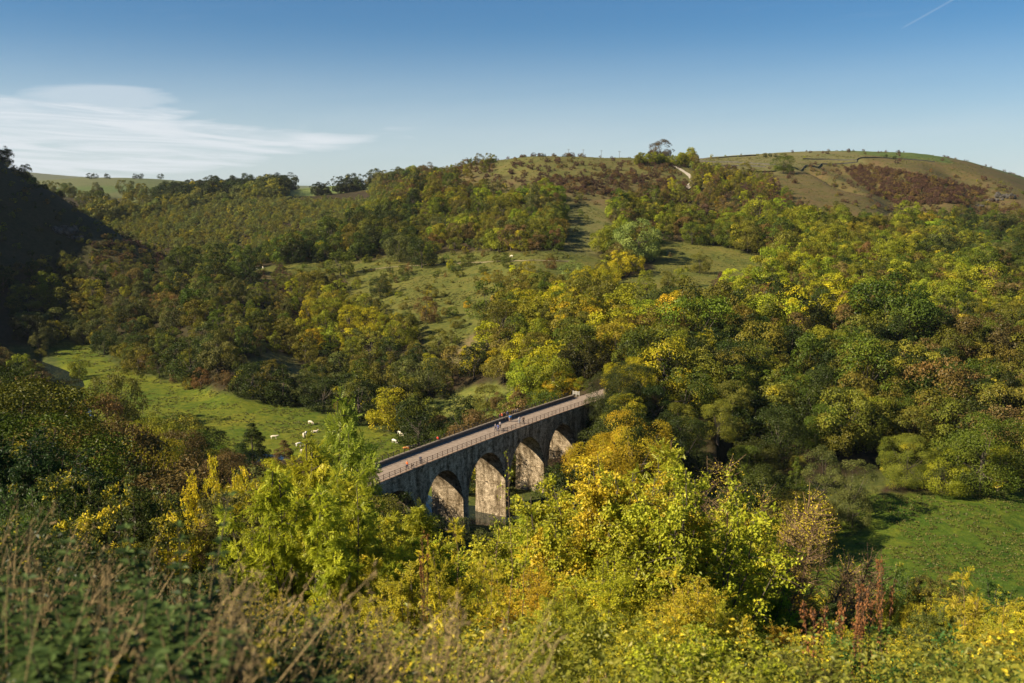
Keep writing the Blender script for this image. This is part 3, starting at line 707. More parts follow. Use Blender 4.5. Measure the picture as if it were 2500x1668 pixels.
# ------------------------------------------------------------------ single trees the picture names
HI = {}
def tree_thing(name, x, y, z, h, w, form, var, colr, alpha, rz, label, cat, group):
    e = empty(name, (x, y, z), rz, (h * w, h * w, h)); cm, tm = PROTO[form, var]
    if math.hypot(x, y) < 300:
        if (form, var % 2) not in HI:
            (V, F, rnd), t = make_form(form, ORDER.index(form) * 100 + var * 7 + 301, 2.6 if form != 'dome' else 4)
            HI[form, var % 2] = (mesh_np('crown_near', V, F, [M_leaf], rnd=rnd), t.mesh('trunk_near', [M_bark]))
        cm, tm = HI[form, var % 2]
    c1 = obj('crown', cm, e); c1.color = (*colr, alpha)
    obj('trunk', tm, e)
    return tag(e, label, cat, group)
# px, base row, height px, width ratio, form, colour, turned share, label ; sizes follow from the distance of the ground seen at the base
HERO = [
 (617, 975, 92, 1.15, 'round', 'D', .45, 'broad dark green tree with golden top at the upper edge of the cattle meadow'),
 (692, 988, 98, 1.1, 'cone', 'D', .4, 'pointed dark green tree speckled yellow on the meadow edge'),
 (745, 985, 80, .9, 'round', 'K', .1, 'grey-green rounded tree between the pointed tree and the dark round tree'),
 (790, 1005, 88, 1.15, 'round', 'D', .0, 'very dark round tree at the corner of the cattle meadow'),
 (875, 1030, 122, .9, 'tall', 'D', .5, 'tall dark green tree with yellow patches left of the amber tree'),
 (950, 1052, 108, .95, 'round', 'Y', .6, 'bright amber-yellow tree beside the grazing cattle'),
 (1022, 1088, 118, 1.05, 'round', 'D', .25, 'large dark green tree between the amber tree and the viaduct wall'),
 (1072, 1078, 66, 1.1, 'bush', 'B', .1, 'brownish bushy tree against the viaduct wall'),
 (1124, 1045, 58, .55, 'lacy', 'L', .2, 'thin pale sapling in the field just behind the viaduct'),
 (1190, 1005, 68, 1.0, 'round', 'O', .1, 'dark olive round tree in the field behind the viaduct'),
 (1215, 1003, 46, .9, 'bush', 'B', .1, 'small brown bushy tree touching the olive tree behind the viaduct'),
 (1048, 965, 98, .95, 'round', 'K', .15, 'large grey-green tree on the slope above the bridge field'),
 (1015, 975, 62, .9, 'round', 'D', .1, 'dark low tree below the large grey-green tree'),
 (288, 1040, 135, 1.05, 'dome', 'O', .05, 'big olive willow standing alone on the river bank by the blue pond'),
 (195, 930, 58, .9, 'bush', 'L', .2, 'small yellow-olive tree beside the upper end of the pond'),
 (1468, 618, 60, .95, 'round', 'L', .3, 'yellow-green round tree left of the big pale willow on the hillside'),
 (1558, 640, 105, 1.1, 'dome', 'P', .0, 'big pale green wide-crowned tree at the corner of the hillside field'),
 (1708, 668, 52, .9, 'round', 'O', .1, 'lone dark olive tree in the right hillside field'),
 (1578, 722, 60, .75, 'tall', 'L', .1, 'slender yellow-olive tree below the right hillside field'),
 (1630, 704, 44, .95, 'bush', 'O', .1, 'round dark bush tree on the grass under the lone olive tree'),
 (1662, 700, 44, .95, 'bush', 'L', .1, 'yellowish bush tree beside the round dark one on the grass'),
 (1758, 715, 44, 1.1, 'bush', 'R', .0, 'red-brown thorn tree at the lower edge of the right hillside field'),
 (1853, 568, 88, .95, 'round', 'L', .4, 'tall bright yellow-green tree rising over the wood right of the hillside field'),
 (1690, 598, 55, 1.0, 'round', 'G', .0, 'green round tree first in the row along the top of the hillside field'),
 (1742, 600, 52, 1.0, 'round', 'G', .2, 'second green tree in the row along the top of the hillside field'),
 (1782, 606, 62, .95, 'round', 'G', .1, 'third green tree in the row along the top of the hillside field'),
 (1825, 620, 66, .9, 'round', 'O', .1, 'olive tree ending the row along the top of the hillside field'),
 (1912, 424, 46, 1.05, 'round', 'G', .15, 'round green tree alone on the grassy hill beside the stone walls'),
 (2395, 1200, 185, 1.0, 'round', 'G', .35, 'tallest green tree on the river bank of the right meadow'),
 (2437, 1200, 110, .6, 'tall', 'L', .5, 'narrow yellowing tree at the foot of the tallest riverside tree'),
 (2298, 1202, 92, 1.4, 'bush', 'L', .0, 'rounded golden willow clump at the edge of the right meadow'),
 (2575, 1205, 98, 1.2, 'bush', 'O', .2, 'golden willow at the far right edge of the right meadow'),
 (2560, 1190, 185, 1.0, 'dome', 'O', .5, 'broad yellow-topped tree behind the right-hand willow'),
 (1942, 1212, 95, .6, 'cone', 'G', .1, 'small pointed green tree left of the two thin alders'),
 (2010, 1262, 170, .65, 'lacy', 'K', .1, 'tall thin-leaved alder with pale trunk left of the golden willow'),
 (2072, 1272, 160, .8, 'lacy', 'K', .3, 'sparse alder with bare twigs just left of the golden willow'),
 (1960, 1290, 110, 1.2, 'round', 'D', .0, 'dark low tree under the thin alders'),
 (2080, 1290, 85, 1.1, 'bush', 'K', .1, 'dull grey-green bush at the corner of the right meadow'),
 (1905, 1300, 100, 1.2, 'round', 'K', .1, 'drab dark tree behind the bare twiggy shrub'),
 (1530, 985, 118, 1.15, 'dome', 'Y', .4, 'golden spreading tree rising just past the far end of the viaduct'),
 (1372, 985, 76, 1.3, 'dome', 'A', .3, 'amber flat-topped tree behind the left end of the far abutment'),
 (618, 1152, 118, .95, 'cone', 'D', .0, 'dark conifer standing on the near bank of the river meadow'),
 (695, 1165, 92, 1.0, 'cone', 'B', .0, 'brownish pointed alder right of the dark conifer'),
 (430, 1130, 115, 1.3, 'round', 'O', .5, 'yellow-olive willow on the near river bank below the meadow'),
 (510, 1130, 85, 1.1, 'round', 'D', .1, 'dark tree between the yellow-olive willow and the conifer'),
 (345, 1120, 85, 1.2, 'bush', 'L', .2, 'yellow shrub tree left of the yellow-olive willow'),
 (68, 765, 58, 1.2, 'round', 'O', .2, 'olive tree catching light at the foot of the shaded hill'),
 (150, 770, 62, 1.3, 'round', 'O', .2, 'second olive tree at the foot of the shaded hill'),
 (798, 798, 72, .95, 'round', 'L', .2, 'lime green round tree at the left of the yellow grove'),
 (852, 812, 68, .9, 'tall', 'Y', .4, 'bright yellow tree next to the lime green round tree'),
 (910, 826, 76, 1.0, 'round', 'Y', .5, 'brightest yellow tree in the middle of the grove'),
 (975, 850, 70, .95, 'round', 'L', .5, 'yellow-green tree at the right of the yellow grove'),
 (975, 640, 72, .95, 'round', 'K', .0, 'grey dark tree behind the left part of the grassy ledge'),
 (1030, 655, 74, .9, 'round', 'D', .0, 'very dark tree at the back of the grassy ledge'),
 (928, 728, 52, 1.0, 'round', 'D', .0, 'dark round tree alone on the open ledge'),
 (1040, 790, 68, .9, 'bush', 'B', .0, 'brown upright thorn tree on the grass below the ledge'),
 (1484, 705, 66, .95, 'round', 'Y', .4, 'yellow round tree below the big pale willow'),
 (1400, 702, 66, 1.0, 'round', 'P', .1, 'pale yellowish tree at the front of the ledge'),
 (1278, 790, 84, .95, 'tall', 'Y', .4, 'bright yellow tree above the slope behind the viaduct'),
 (1800, 775, 52, .7, 'tall', 'Y', .3, 'small bright yellow tree in the brown wood right of the fields'),
 (1915, 792, 44, .9, 'round', 'A', .3, 'small orange-topped tree in the brown wood'),
 (2150, 665, 80, 1.2, 'dome', 'L', .3, 'broad yellow-green tree in the middle of the right-hand wood'),
 (2380, 700, 88, 1.3, 'dome', 'G', .1, 'large green domed tree high on the right side'),
]
# trees whose foot is hidden: column, top row, distance, height, width ratio
HERO2 = [
 (1545, 992, 256, 17, 1.0, 'dome', 'A', .6, 'large amber and green tree crowding the right side of the viaduct'),
 (1650, 1020, 262, 18, 1.0, 'dome', 'D', .1, 'dark tree right of the amber tree beside the viaduct'),
 (1462, 1050, 250, 12, .95, 'dome', 'A', .6, 'lower amber tree leaning over the last arch'),
 (1405, 1125, 232, 6.5, 1.3, 'bush', 'D', .1, 'dark ivy-green shrub at the foot of the last pier'),
 (1235, 1262, 215, 6, 1.0, 'bush', 'D', .0, 'dark shrub growing between the middle piers'),
 (1145, 1275, 205, 6, 1.0, 'bush', 'K', .0, 'dark shrub growing before the second lit pier'),
 (968, 1203, 199, 8, .8, 'round', 'D', .1, 'dark round tree closing the first arch at the near end'),
 (1000, 1235, 195, 8, .9, 'round', 'D', .0, 'dark tree before the near arch of the viaduct'),
 (925, 1195, 185, 9, .8, 'round', 'O', .3, 'olive tree hiding the near end of the viaduct'),
 (15, 930, 95, 12, 1.2, 'round', 'O', .5, 'orange-tinged tree at the left edge above the near slope'),
 (150, 1015, 110, 11, 1.3, 'round', 'B', .4, 'brown leafy tree on the near slope left of the pond willow'),
 (255, 1055, 120, 10, 1.3, 'bush', 'B', .2, 'brown dense thicket tree on the near slope under the willow'),
 (-60, 860, 120, 14, 1.2, 'dome', 'D', .3, 'dark tree cut by the left edge of the view'),
 (350, 1105, 95, 9, 1.3, 'bush', 'B', .3, 'rust-brown thicket in the middle of the near slope'),
 (560, 1150, 75, 9, 1.1, 'lacy', 'K', .3, 'pale twiggy grey-green tree behind the brilliant yellow bush'),
 (700, 1175, 80, 9, 1.2, 'round', 'B', .3, 'dull brown tree between the brilliant yellow bush and the tall ash'),
 (450, 1140, 80, 9, 1.2, 'lacy', 'B', .4, 'thin brown twiggy tree on the near slope'),
 (60, 1010, 70, 9, 1.3, 'round', 'G', .2, 'glossy green tree at left on the near slope'),
 (790, 1185, 120, 8, 1.0, 'round', 'K', .1, 'grey-green tree behind the tall ash by the viaduct'),
]
hx, nhero = [], 0
hp = []
for (px, py, hpix, w, form, c_, al, lab) in HERO:
    p = hitY(px, py, 180, 3000); r = math.hypot(p[0], p[1]); h = hpix * r / FPX / 1.0
    hp.append((p[0], p[1], p[2], h, w / {'round': .86, 'tall': .62, 'dome': 1.15, 'bush': 1.2, 'cone': .56, 'lacy': .66}[form] * .98, form, c_, al, lab))
for (px, ty, Y, h, w, form, c_, al, lab) in HERO2:
    v = PY(px, ty, Y); z0 = gz(v[0], v[1]); h = max(v[2] - z0, 3.0)
    hp.append((v[0], v[1], z0 - .2, h, w / {'round': .86, 'tall': .62, 'dome': 1.15, 'bush': 1.2, 'cone': .56, 'lacy': .66}[form] * .98 * min(1, 16 / h + .3), form, c_, al, lab))
for k, (x, y, z, h, w, form, c_, al, lab) in enumerate(hp):
    b = PAL[c_][0]
    tree_thing({'cone': 'pointed_tree', 'bush': 'bushy_tree'}.get(form, 'broadleaf_tree'), x, y, z, h, w, form, k % NV[form], b, al, k * 1.7, lab, 'tree', 'trees standing in the dale')
hxy = np.array([(q[0], q[1], q[3] * q[4] * .35) for q in hp])
T = [t for t in T if (np.hypot(hxy[:, 0] - t['x'], hxy[:, 1] - t['y']) > hxy[:, 2] + (0 if t['r'] > 300 else 1)).all()]
# keep the ground in front of the meadow heroes and willows open to view
def clear(px, py0, py1, w_):
    global T
    T = [t for t in T if not (abs(t['px'] - px) < w_ and py0 < t['py'] < py1)]
clear(160, 905, 1030, 48)
for (px, py, hpix, *_r) in HERO: clear(px, py + 1, py + 24, hpix * .33)

# the oak on the skyline
p = hitY(1613, 391, 700, 1600)
e = tree_thing('broadleaf_tree', p[0], p[1], p[2] - .3, 50 * math.hypot(p[0], p[1]) / FPX, 1.25, 'round', 0, (.10, .07, .03), 0.0, .4, 'big dark oak standing against the sky on the hill crest', 'tree', 'trees standing in the dale')
for q in range(46):
    px = g.uniform(1548, 1672); py = 396 + abs(px - 1600) * .10 + g.uniform(-3, 5); p = hitY(px, py, 700, 1600); rr = math.hypot(p[0], p[1]); h = g.uniform(7, 11) if px < 1660 else 12
    c_ = g.choice(list('LOLOG')); T.append(dict(x=p[0], y=p[1], z=p[2], h=h, w=.9, f=g.choice(['tall', 'round']), c=PAL[c_][0], cn=c_, al=.2, px=px, py=py, ty=py - 20, bush=False, ang=h / rr * FPX, rz=q, r=rr))
for q in range(40):    # dark hedge of trees along the left skyline of the main hill
    px = g.uniform(1020, 1440); py = np.interp(px, [1020, 1140, 1225, 1440], [438, 405, 381, 381]) + 1.5; p = hitY(px, py, 700, 1600); rr = math.hypot(p[0], p[1]); h = g.uniform(2, 4.5)
    if 1290 < px < 1300 or g.random() < .25: continue
    c_ = g.choice(list('RDB')); T.append(dict(x=p[0], y=p[1], z=p[2], h=h, w=1.1, f='bush', c=PAL[c_][0], cn=c_, al=.0, px=px, py=py, ty=py - 10, bush=True, ang=h / rr * FPX, rz=q, r=rr))
for px in (1868, 1880, 1893, 2162, 2184, 76, 218, 262, 232, 330, 344, 392): # small trees on the far skylines
    base = {1868: 383, 1880: 382, 1893: 383, 2162: 385, 2184: 388, 76: 433}.get(px, 436)
    p = hitY(px, base + 1.5, 650, 5000); rr = math.hypot(p[0], p[1]); h = (9 if px > 1000 else 13) * rr / FPX
    T.append(dict(x=p[0], y=p[1], z=p[2], h=h, w=1.2, f='round', c=PAL['D'][0], cn='D', al=0, px=px, py=base, ty=base - 9, bush=False, ang=99 if px > 100 else 98, rz=px, r=rr))

# ------------------------------------------------------------------ which of them are things, and their labels
CW = {k: v[1] for k, v in PAL.items()}
FW = {'round': 'round-crowned', 'tall': 'upright', 'dome': 'spreading', 'bush': 'low', 'cone': 'pointed', 'lacy': 'thin-leaved'}
REG = [(60, 560, 'on the shaded left hill'), (150, 760, 'in the shaded valley bottom'), (330, 700, 'on the left valley slope'), (330, 800, 'above the upper tip of the meadow'), (460, 870, 'along the upper side of the cattle meadow'),
 (650, 900, 'around the small sloping field'), (560, 740, 'on the brown slope below the ledge'), (700, 600, 'on the wooded spur behind the ledge'), (720, 790, 'left of the yellow grove'), (880, 830, 'in the yellow grove above the meadow'),
 (850, 900, 'below the yellow grove'), (1000, 900, 'above the amber tree'), (1130, 850, 'on the slope behind the viaduct'), (1240, 900, 'directly behind the viaduct walkers'), (1330, 760, 'in the yellow wood under the ledge'),
 (1400, 850, 'above the far end of the viaduct'), (1450, 950, 'just behind the far abutment'), (1600, 780, 'between the hillside field and the viaduct'), (1650, 900, 'in the wood right of the far abutment'), (1600, 1050, 'beside the right face of the viaduct'),
 (1750, 700, 'around the hillside field'), (1800, 800, 'in the brown wood below the hillside field'), (1800, 930, 'in the dark wood behind the river'), (1800, 1080, 'at the dark foot of the wood'), (2000, 820, 'in the heart of the right-hand wood'),
 (2000, 980, 'above the two thin alders'), (2000, 640, 'under the bare brown hillside'), (2250, 780, 'in the red-brown scrub'), (2200, 960, 'above the golden willow'), (2250, 1090, 'on the river bank by the right meadow'),
 (2400, 1000, 'behind the tallest riverside tree'), (2450, 850, 'at the right edge of the wood'), (2400, 680, 'high on the far right slope'), (1000, 560, 'on the flank left of the hilltop'), (1200, 500, 'on the flank under the hilltop'),
 (1450, 470, 'in the thorn belt under the hilltop'), (1350, 400, 'on the grassy hilltop'), (1000, 690, 'on the grassy ledge'), (1250, 650, 'on the right part of the ledge'), (1430, 550, 'beside the steep grassy gap'),
 (1620, 400, 'by the oak on the hill crest'), (1780, 450, 'along the chalk track'), (2200, 440, 'on the steep bank of the right hill'), (1870, 385, 'on the skyline by the stone walls'), (2170, 385, 'on the crest of the right hill'),
 (260, 440, 'on the far farmland'), (600, 450, 'by the distant plantation'), (100, 1000, 'on the near slope by the pond'), (400, 1120, 'on the near river bank'), (1050, 1080, 'by the near arch'), (600, 540, 'on the far side of the dale'), (330, 620, 'on the sunlit brown spur')]
RG = np.array([(a, b) for a, b, _ in REG], float)
ORD = 'leftmost second third fourth fifth sixth seventh eighth ninth tenth eleventh twelfth thirteenth fourteenth fifteenth sixteenth'.split()
def infr(t): return 6 < t['px'] < 2494 and t['ty'] < np.interp(t['px'], FGL[:, 0], FGL[:, 1]) - 4 and t['ang'] > 3
trees = sorted([t for t in T if not t['bush'] and infr(t)], key=lambda t: -t['ang'])[:225]
bushes = sorted([t for t in T if t['bush'] and infr(t)], key=lambda t: -t['ang'])[:230]
single = {id(t) for t in trees} | {id(t) for t in bushes}
keys = {}
for t in trees + bushes:
    k = int(np.argmin((RG[:, 0] - t['px']) ** 2 + ((RG[:, 1] - t['py'] + t['ang'] * .4) * 1.6) ** 2))
    cat = 'bush' if t['bush'] else 'tree'
    lst = bushes if t['bush'] else trees
    size = 'small' if t['h'] < (2.8 if t['bush'] else 8) else 'tall' if t['h'] > (3.6 if t['bush'] else 11) else ''
    key = ' '.join(x for x in (size, CW[t['cn']], '' if t['bush'] else FW[t['f']], cat, REG[k][2]) if x)
    keys.setdefault(key, []).append(t)
for key, ts in keys.items():
    ts.sort(key=lambda t: t['px'])
    for i, t in enumerate(ts):
        lab = key if len(ts) == 1 else key + (', leftmost' if i == 0 else ', rightmost' if i == len(ts) - 1 else ', %s from left' % ORD[min(i, 15)])
        if t['bush']: nm, cat, grp = 'hawthorn_bush', 'bush', 'bushes scattered over the hillsides'
        else: nm, cat, grp = {'cone': 'pointed_tree', 'bush': 'bushy_tree'}.get(t['f'], 'broadleaf_tree'), 'tree', 'trees standing in the dale'
        tree_thing(nm, t['x'], t['y'], t['z'] - .1, t['h'], t['w'], t['f'], int(t['rz'] * 100) % NV[t['f']], t['c'], t['al'], t['rz'], lab, cat, grp)

# ------------------------------------------------------------------ the rest of the wood and scrub
def gn_mass(name, items, col_, label):
    me = bpy.data.meshes.new(name); n = len(items)
    me.vertices.add(n); me.vertices.foreach_set('co', np.array([(t['x'], t['y'], t['z'] - .1) for t in items], np.float32).ravel())
    def A(nm, ty, v, fld):
        a = me.attributes.new(nm, ty, 'POINT'); a.data.foreach_set(fld, np.asarray(v).ravel())
    A('rot', 'FLOAT_VECTOR', np.array([(0, 0, t['rz']) for t in items], np.float32), 'vector')
    A('scl', 'FLOAT_VECTOR', np.array([(t['h'] * t['w'], t['h'] * t['w'], t['h']) for t in items], np.float32), 'vector')
    A('col', 'FLOAT_COLOR', np.array([(*t['c'], t['al']) for t in items], np.float32), 'color')
    A('idx', 'INT', np.array([WIDX[t['f'], int(t['rz'] * 77) % NV[t['f']]][1] for t in items], np.int32), 'value')
    o = obj(name, me); md = o.modifiers.new('scatter', 'NODES'); ng = bpy.data.node_groups.new(name + '_scatter', 'GeometryNodeTree'); md.node_group = ng
    ng.interface.new_socket('Geometry', in_out='INPUT', socket_type='NodeSocketGeometry'); ng.interface.new_socket('Geometry', in_out='OUTPUT', socket_type='NodeSocketGeometry')
    n_ = ng.nodes; gi = n_.new('NodeGroupInput'); go = n_.new('NodeGroupOutput'); ci = n_.new('GeometryNodeCollectionInfo'); iop = n_.new('GeometryNodeInstanceOnPoints')
    ci.inputs['Collection'].default_value = col_; ci.inputs['Separate Children'].default_value = True; ci.inputs['Reset Children'].default_value = True
    def na_(nm, ty):
        x = n_.new('GeometryNodeInputNamedAttribute'); x.data_type = ty; x.inputs[0].default_value = nm; return next(s for s in x.outputs if s.enabled)
    l = ng.links.new; l(gi.outputs[0], iop.inputs['Points']); l(ci.outputs[0], iop.inputs['Instance']); iop.inputs['Pick Instance'].default_value = True
    l(na_('idx', 'INT'), iop.inputs['Instance Index']); l(na_('rot', 'FLOAT_VECTOR'), iop.inputs['Rotation']); l(na_('scl', 'FLOAT_VECTOR'), iop.inputs['Scale'])
    l(iop.outputs[0], go.inputs[0])
    return tag(o, label, None, None, 'stuff')
rest = [t for t in T if id(t) not in single]
gn_mass('woodland', [t for t in rest if t['f'] != 'bush'], wood_col, 'mixed autumn woodland covering the dale slopes')
gn_mass('scrub', [t for t in rest if t['f'] == 'bush'], scrub_col, 'thorn scrub and low thicket on the hillsides')
print('TREES', len(T), len(trees), len(bushes), 'max key', max(len(v) for v in keys.values()), len(hp))

# ------------------------------------------------------------------ the viaduct
class UQ:
    """quads with their own wall coordinates"""
    def __init__(s): s.v = []; s.uv = []
    def q(s, P, UV): s.v.append(np.asarray(P, float)); s.uv.append(np.asarray(UV, float))
    def mesh(s, name, m):
        V = np.concatenate(s.v); me = mesh_np(name, V, np.arange(len(V)).reshape(-1, 4), [m])
        u = me.uv_layers.new(name='wall'); u.data.foreach_set('uv', np.concatenate(s.uv).astype(np.float32).ravel()); return me
def s_at(px, z=-12.):
    ss = np.linspace(-30, 115, 1500); P = BR(ss, -.3, z); x, _ = proj(P[:, 0], P[:, 1], P[:, 2]); return float(np.interp(px, x, ss))
edges = [(s_at(a), s_at(b)) for a, b in ((1034, 1128), (1140.5, 1231), (1241.7, 1325.6), (1335, 1404.6))]
edges = [(edges[0][0] - 19.6, edges[0][0] - 2.3)] + edges
SPR, CRN, S0, S1, T0, T1 = -13.2, -3.2, -42.0, 108.0, -.3, 8.15
def off(z): return .028 * np.maximum(0, -np.asarray(z, float) - 1.2)
def bot(s):
    for a, b in edges:
        if a <= s <= b:
            m = (a + b) / 2; h = (b - a) / 2; return SPR + (CRN - SPR) * math.sqrt(max(0, 1 - ((s - m) / h) ** 2))
    return None
via = empty('stone_viaduct', tuple(BR(45, 4, -21)), 0)
tag(via, 'dark stone railway viaduct with tall arches carrying a gravel trail across the valley', 'viaduct')
VO = Vector(via.location)
def vobj(name, me, parent=None):
    o = obj(name, me, parent or via)
    me.transform(Matrix.Translation(-VO)); return o
u = UQ(); inn = UQ()
PB = -24.0
def band(s, z, side): t = (T0 - off(z)) if side == 0 else (T1 + off(z)); return BR(s, t, z)
def face(sa, sb, za0, za1, zb0, zb1, side, n=1):
    for k in range(n):
        f0, f1 = k / n, (k + 1) / n
        z = [za0 + (za1 - za0) * f0, zb0 + (zb1 - zb0) * f0, zb0 + (zb1 - zb0) * f1, za0 + (za1 - za0) * f1]
        P = [band(sa, z[0], side), band(sb, z[1], side), band(sb, z[2], side), band(sa, z[3], side)]
        uv = [(sa, z[0]), (sb, z[1]), (sb, z[2]), (sa, z[3])]
        if side: P = P[::-1]; uv = uv[::-1]
        u.q(P, uv)
solid = []; prev = S0
for a, b in edges: solid.append((prev, a)); prev = b
solid.append((prev, S1))
for a, b in solid:
    n = max(1, int((b - a) / 3)); ss = np.linspace(a, b, n + 1)
    for i in range(n):
        for side in (0, 1): face(ss[i], ss[i + 1], PB, -.02, PB, -.02, side, 6)
for a, b in edges:
    th = np.linspace(math.pi, 0, 29); ss = (a + b) / 2 + (b - a) / 2 * np.cos(th); zz = SPR + (CRN - SPR) * np.sin(th)
    al = 0
    for i in range(28):
        for side in (0, 1): face(ss[i], ss[i + 1], zz[i], -.02, zz[i + 1], -.02, side, 2)
        dl = math.hypot(ss[i + 1] - ss[i], zz[i + 1] - zz[i])
        P = [band(ss[i], zz[i], 0), band(ss[i], zz[i], 1), band(ss[i + 1], zz[i + 1], 1), band(ss[i + 1], zz[i + 1], 0)]
        inn.q(P, [(0, al), (8.4, al), (8.4, al + dl), (0, al + dl)]); al += dl
    for s_, d_ in ((a, 1), (b, -1)):
        for k in range(5):
            z0 = PB + (SPR - PB) * k / 5; z1 = PB + (SPR - PB) * (k + 1) / 5
            P = [band(s_, z0, 0), band(s_, z0, 1), band(s_, z1, 1), band(s_, z1, 0)]; uv = [(0, z0), (8.4, z0), (8.4, z1), (0, z1)]
            if d_ < 0: P = P[::-1]; uv = uv[::-1]
            u.q(P, uv)
for s_, fl in ((S0, 0), (S1, 1)):
    P = [band(s_, PB, 1), band(s_, PB, 0), band(s_, -.02, 0), band(s_, -.02, 1)]; u.q(P[::-1] if fl else P, [(0, PB), (8, PB), (8, 0), (0, 0)])
vobj('masonry', u.mesh('masonry', M_stone)); vobj('arch_barrel', inn.mesh('arch_barrel', M_stone))
# voussoir rings standing slightly proud of the faces
def ring_mesh(a, b, side):
    r_ = UQ(); th = np.linspace(math.pi, 0, 33); m = (a + b) / 2; h = (b - a) / 2; n = 32
    def pt(t, k, o): 
        z = SPR + (CRN - SPR + k) * math.sin(t); s = m + (h + k) * math.cos(t)
        tt = (T0 - off(z) - o) if side == 0 else (T1 + off(z) + o); return BR(s, tt, z)
    for i in range(n):
        t0, t1 = th[i] - .006, th[i + 1] + .006; P = [pt(t0, 0, .07), pt(t1, 0, .07), pt(t1, .75, .07), pt(t0, .75, .07)]
        r_.q(P, [(0, 0), (.6, 0), (.6, .75), (0, .75)])
        r_.q([pt(t0, .75, -.05), pt(t0, .75, .07), pt(t1, .75, .07), pt(t1, .75, -.05)], [(0, 0)] * 4)
        r_.q([pt(t0, 0, -.3), pt(t1, 0, -.3), pt(t1, 0, .07), pt(t0, 0, .07)], [(0, 0)] * 4)
    return r_.mesh('arch_ring', M_stone)
for a, b in edges:
    for side in (0, 1): vobj('arch_ring', ring_mesh(a, b, side))
def strip(name, s0, s1, t0, t1, z0, z1, m, parent=None, step=3.0, ends=True):
    r_ = UQ(); n = max(1, int((s1 - s0) / step)); ss = np.linspace(s0, s1, n + 1); c_ = [(t0, z0), (t1, z0), (t1, z1), (t0, z1)]
    for i in range(n):
        for q in range(4):
            (ta, za), (tb, zb) = c_[q], c_[(q + 1) % 4]
            r_.q([BR(ss[i], ta, za), BR(ss[i + 1], ta, za), BR(ss[i + 1], tb, zb), BR(ss[i], tb, zb)], [(ss[i], 0), (ss[i + 1], 0), (ss[i + 1], .3), (ss[i], .3)])
    for s_ in (ss[0], ss[-1]): r_.q([BR(s_, *p_) for p_ in c_], [(0, 0), (.5, 0), (.5, .3), (0, .3)])
    return vobj(name, r_.mesh(name, m), parent)
strip('string_course', S0 + .1, S1 - .1, T0 - .16, T0 + .1, -.62, -.34, M_stone); strip('string_course', S0 + .1, S1 - .1, T1 - .1, T1 + .16, -.62, -.34, M_stone)
strip('kerb', S0 + .1, 97, T0 - .06, .12, -.03, .16, plain('kerb_stone', (.27, .18, .12), .9, .25, 2))
strip('kerb', 97, S1 - .1, T0 - .06, .25, -.03, .16, M_stone)
strip('deck', S0 + .05, 118, .09, 7.55, -.3, .03, M_deck)
for t_ in (1.05, 6.55): strip('drain_line', S0 + 2, 96, t_, t_ + .09, .0, .036, M_dark)
pw = strip('parapet_wall', S0 + .1, 100, 7.52, 8.1, -.03, .82, plain('parapet_stone', (.15, .12, .09), .95, .35, 2, bump=.5))
strip('coping', S0 + .1, 100, 7.44, 8.17, .79, .97, plain('coping_stone', (.22, .18, .135), .9, .3, 3), pw)
# pier imposts at the springing line
for a, b in edges:
    for s_, d_ in ((a, 1), (b, -1)):
        s0, s1 = sorted((s_ - .04 * d_, s_ + .16 * d_)); strip('impost', s0, s1, T0 - .45, T1 + .45, SPR - .32, SPR, M_stone, step=1)
def railing(t_, z_, hgt, pr, s0, s1, m):
    n = int((s1 - s0) / 2.06); mb = MB(); ss = np.linspace(s0, s1, 40)
    rl = None
    top = MB().tube(BR(ss, t_, z_ + hgt - .05), pr * .55, 4)
    rl = vobj('railing', top.mesh('railing', [m]))
    for f_ in (.62, .3): vobj('rail', MB().tube(BR(ss, t_, z_ + hgt * f_), pr * .42, 4).mesh('rail', [m]), rl)
    for k in range(n + 1):
        s_ = s0 + k * 2.06; c_ = BR(s_, t_, z_); pm = MB().tube([c_ + (0, 0, -.06), c_ + (0, 0, hgt + .02)], pr, 6)
        pm.tube([c_ + (0, 0, hgt), c_ + (0, 0, hgt + .1)], [pr * 1.25, pr * .5], 6)
        vobj('post', pm.mesh('post', [m]), rl)
railing(-.02, .15, 1.2, .075, -7, 97, M_rust)
railing(7.95, .93, 1.05, .10, -9, 97, M_iron)

def draped(name, pts, width, m, lift=.08, hgt=None, jag=0, step=4.0):
    c_ = resample(np.array(pts)[:, :2], step); tn = np.gradient(c_, axis=0); tn /= np.linalg.norm(tn, axis=1, keepdims=True) + 1e-9; nn = np.stack([-tn[:, 1], tn[:, 0]], 1)
    n = len(c_); gl = np.random.default_rng(n)
    if hgt is None:
        rows = [c_ + nn * width * f_ for f_ in (.5, .17, -.17, -.5)]; V = np.concatenate([np.c_[r_, zg(r_[:, 0], r_[:, 1]) + lift] for r_ in rows]); k = np.arange(n - 1)
        F = np.concatenate([np.stack([k + a * n, k + 1 + a * n, k + 1 + (a + 1) * n, k + (a + 1) * n], 1) for a in range(3)])
    else:
        z = zg(c_[:, 0], c_[:, 1]); hh = hgt * (1 + jag * gl.normal(size=n)); l_, r_ = c_ + nn * width / 2, c_ - nn * width / 2; l2, r2 = c_ + nn * width / 3, c_ - nn * width / 3
        V = np.concatenate([np.c_[l_, z - .5], np.c_[l2, z + hh], np.c_[r2, z + hh], np.c_[r_, z - .5]]); k = np.arange(n - 1)
        F = np.concatenate([np.stack([k + a * n, k + 1 + a * n, k + 1 + (a + 1) * n, k + (a + 1) * n], 1) for a in range(3)])
    return obj(name, mesh_np(name, V, F, [m]))
def hits(P_, y0=600, y1=3000): return [hitY(x, y, y0, y1) for x, y in P_]
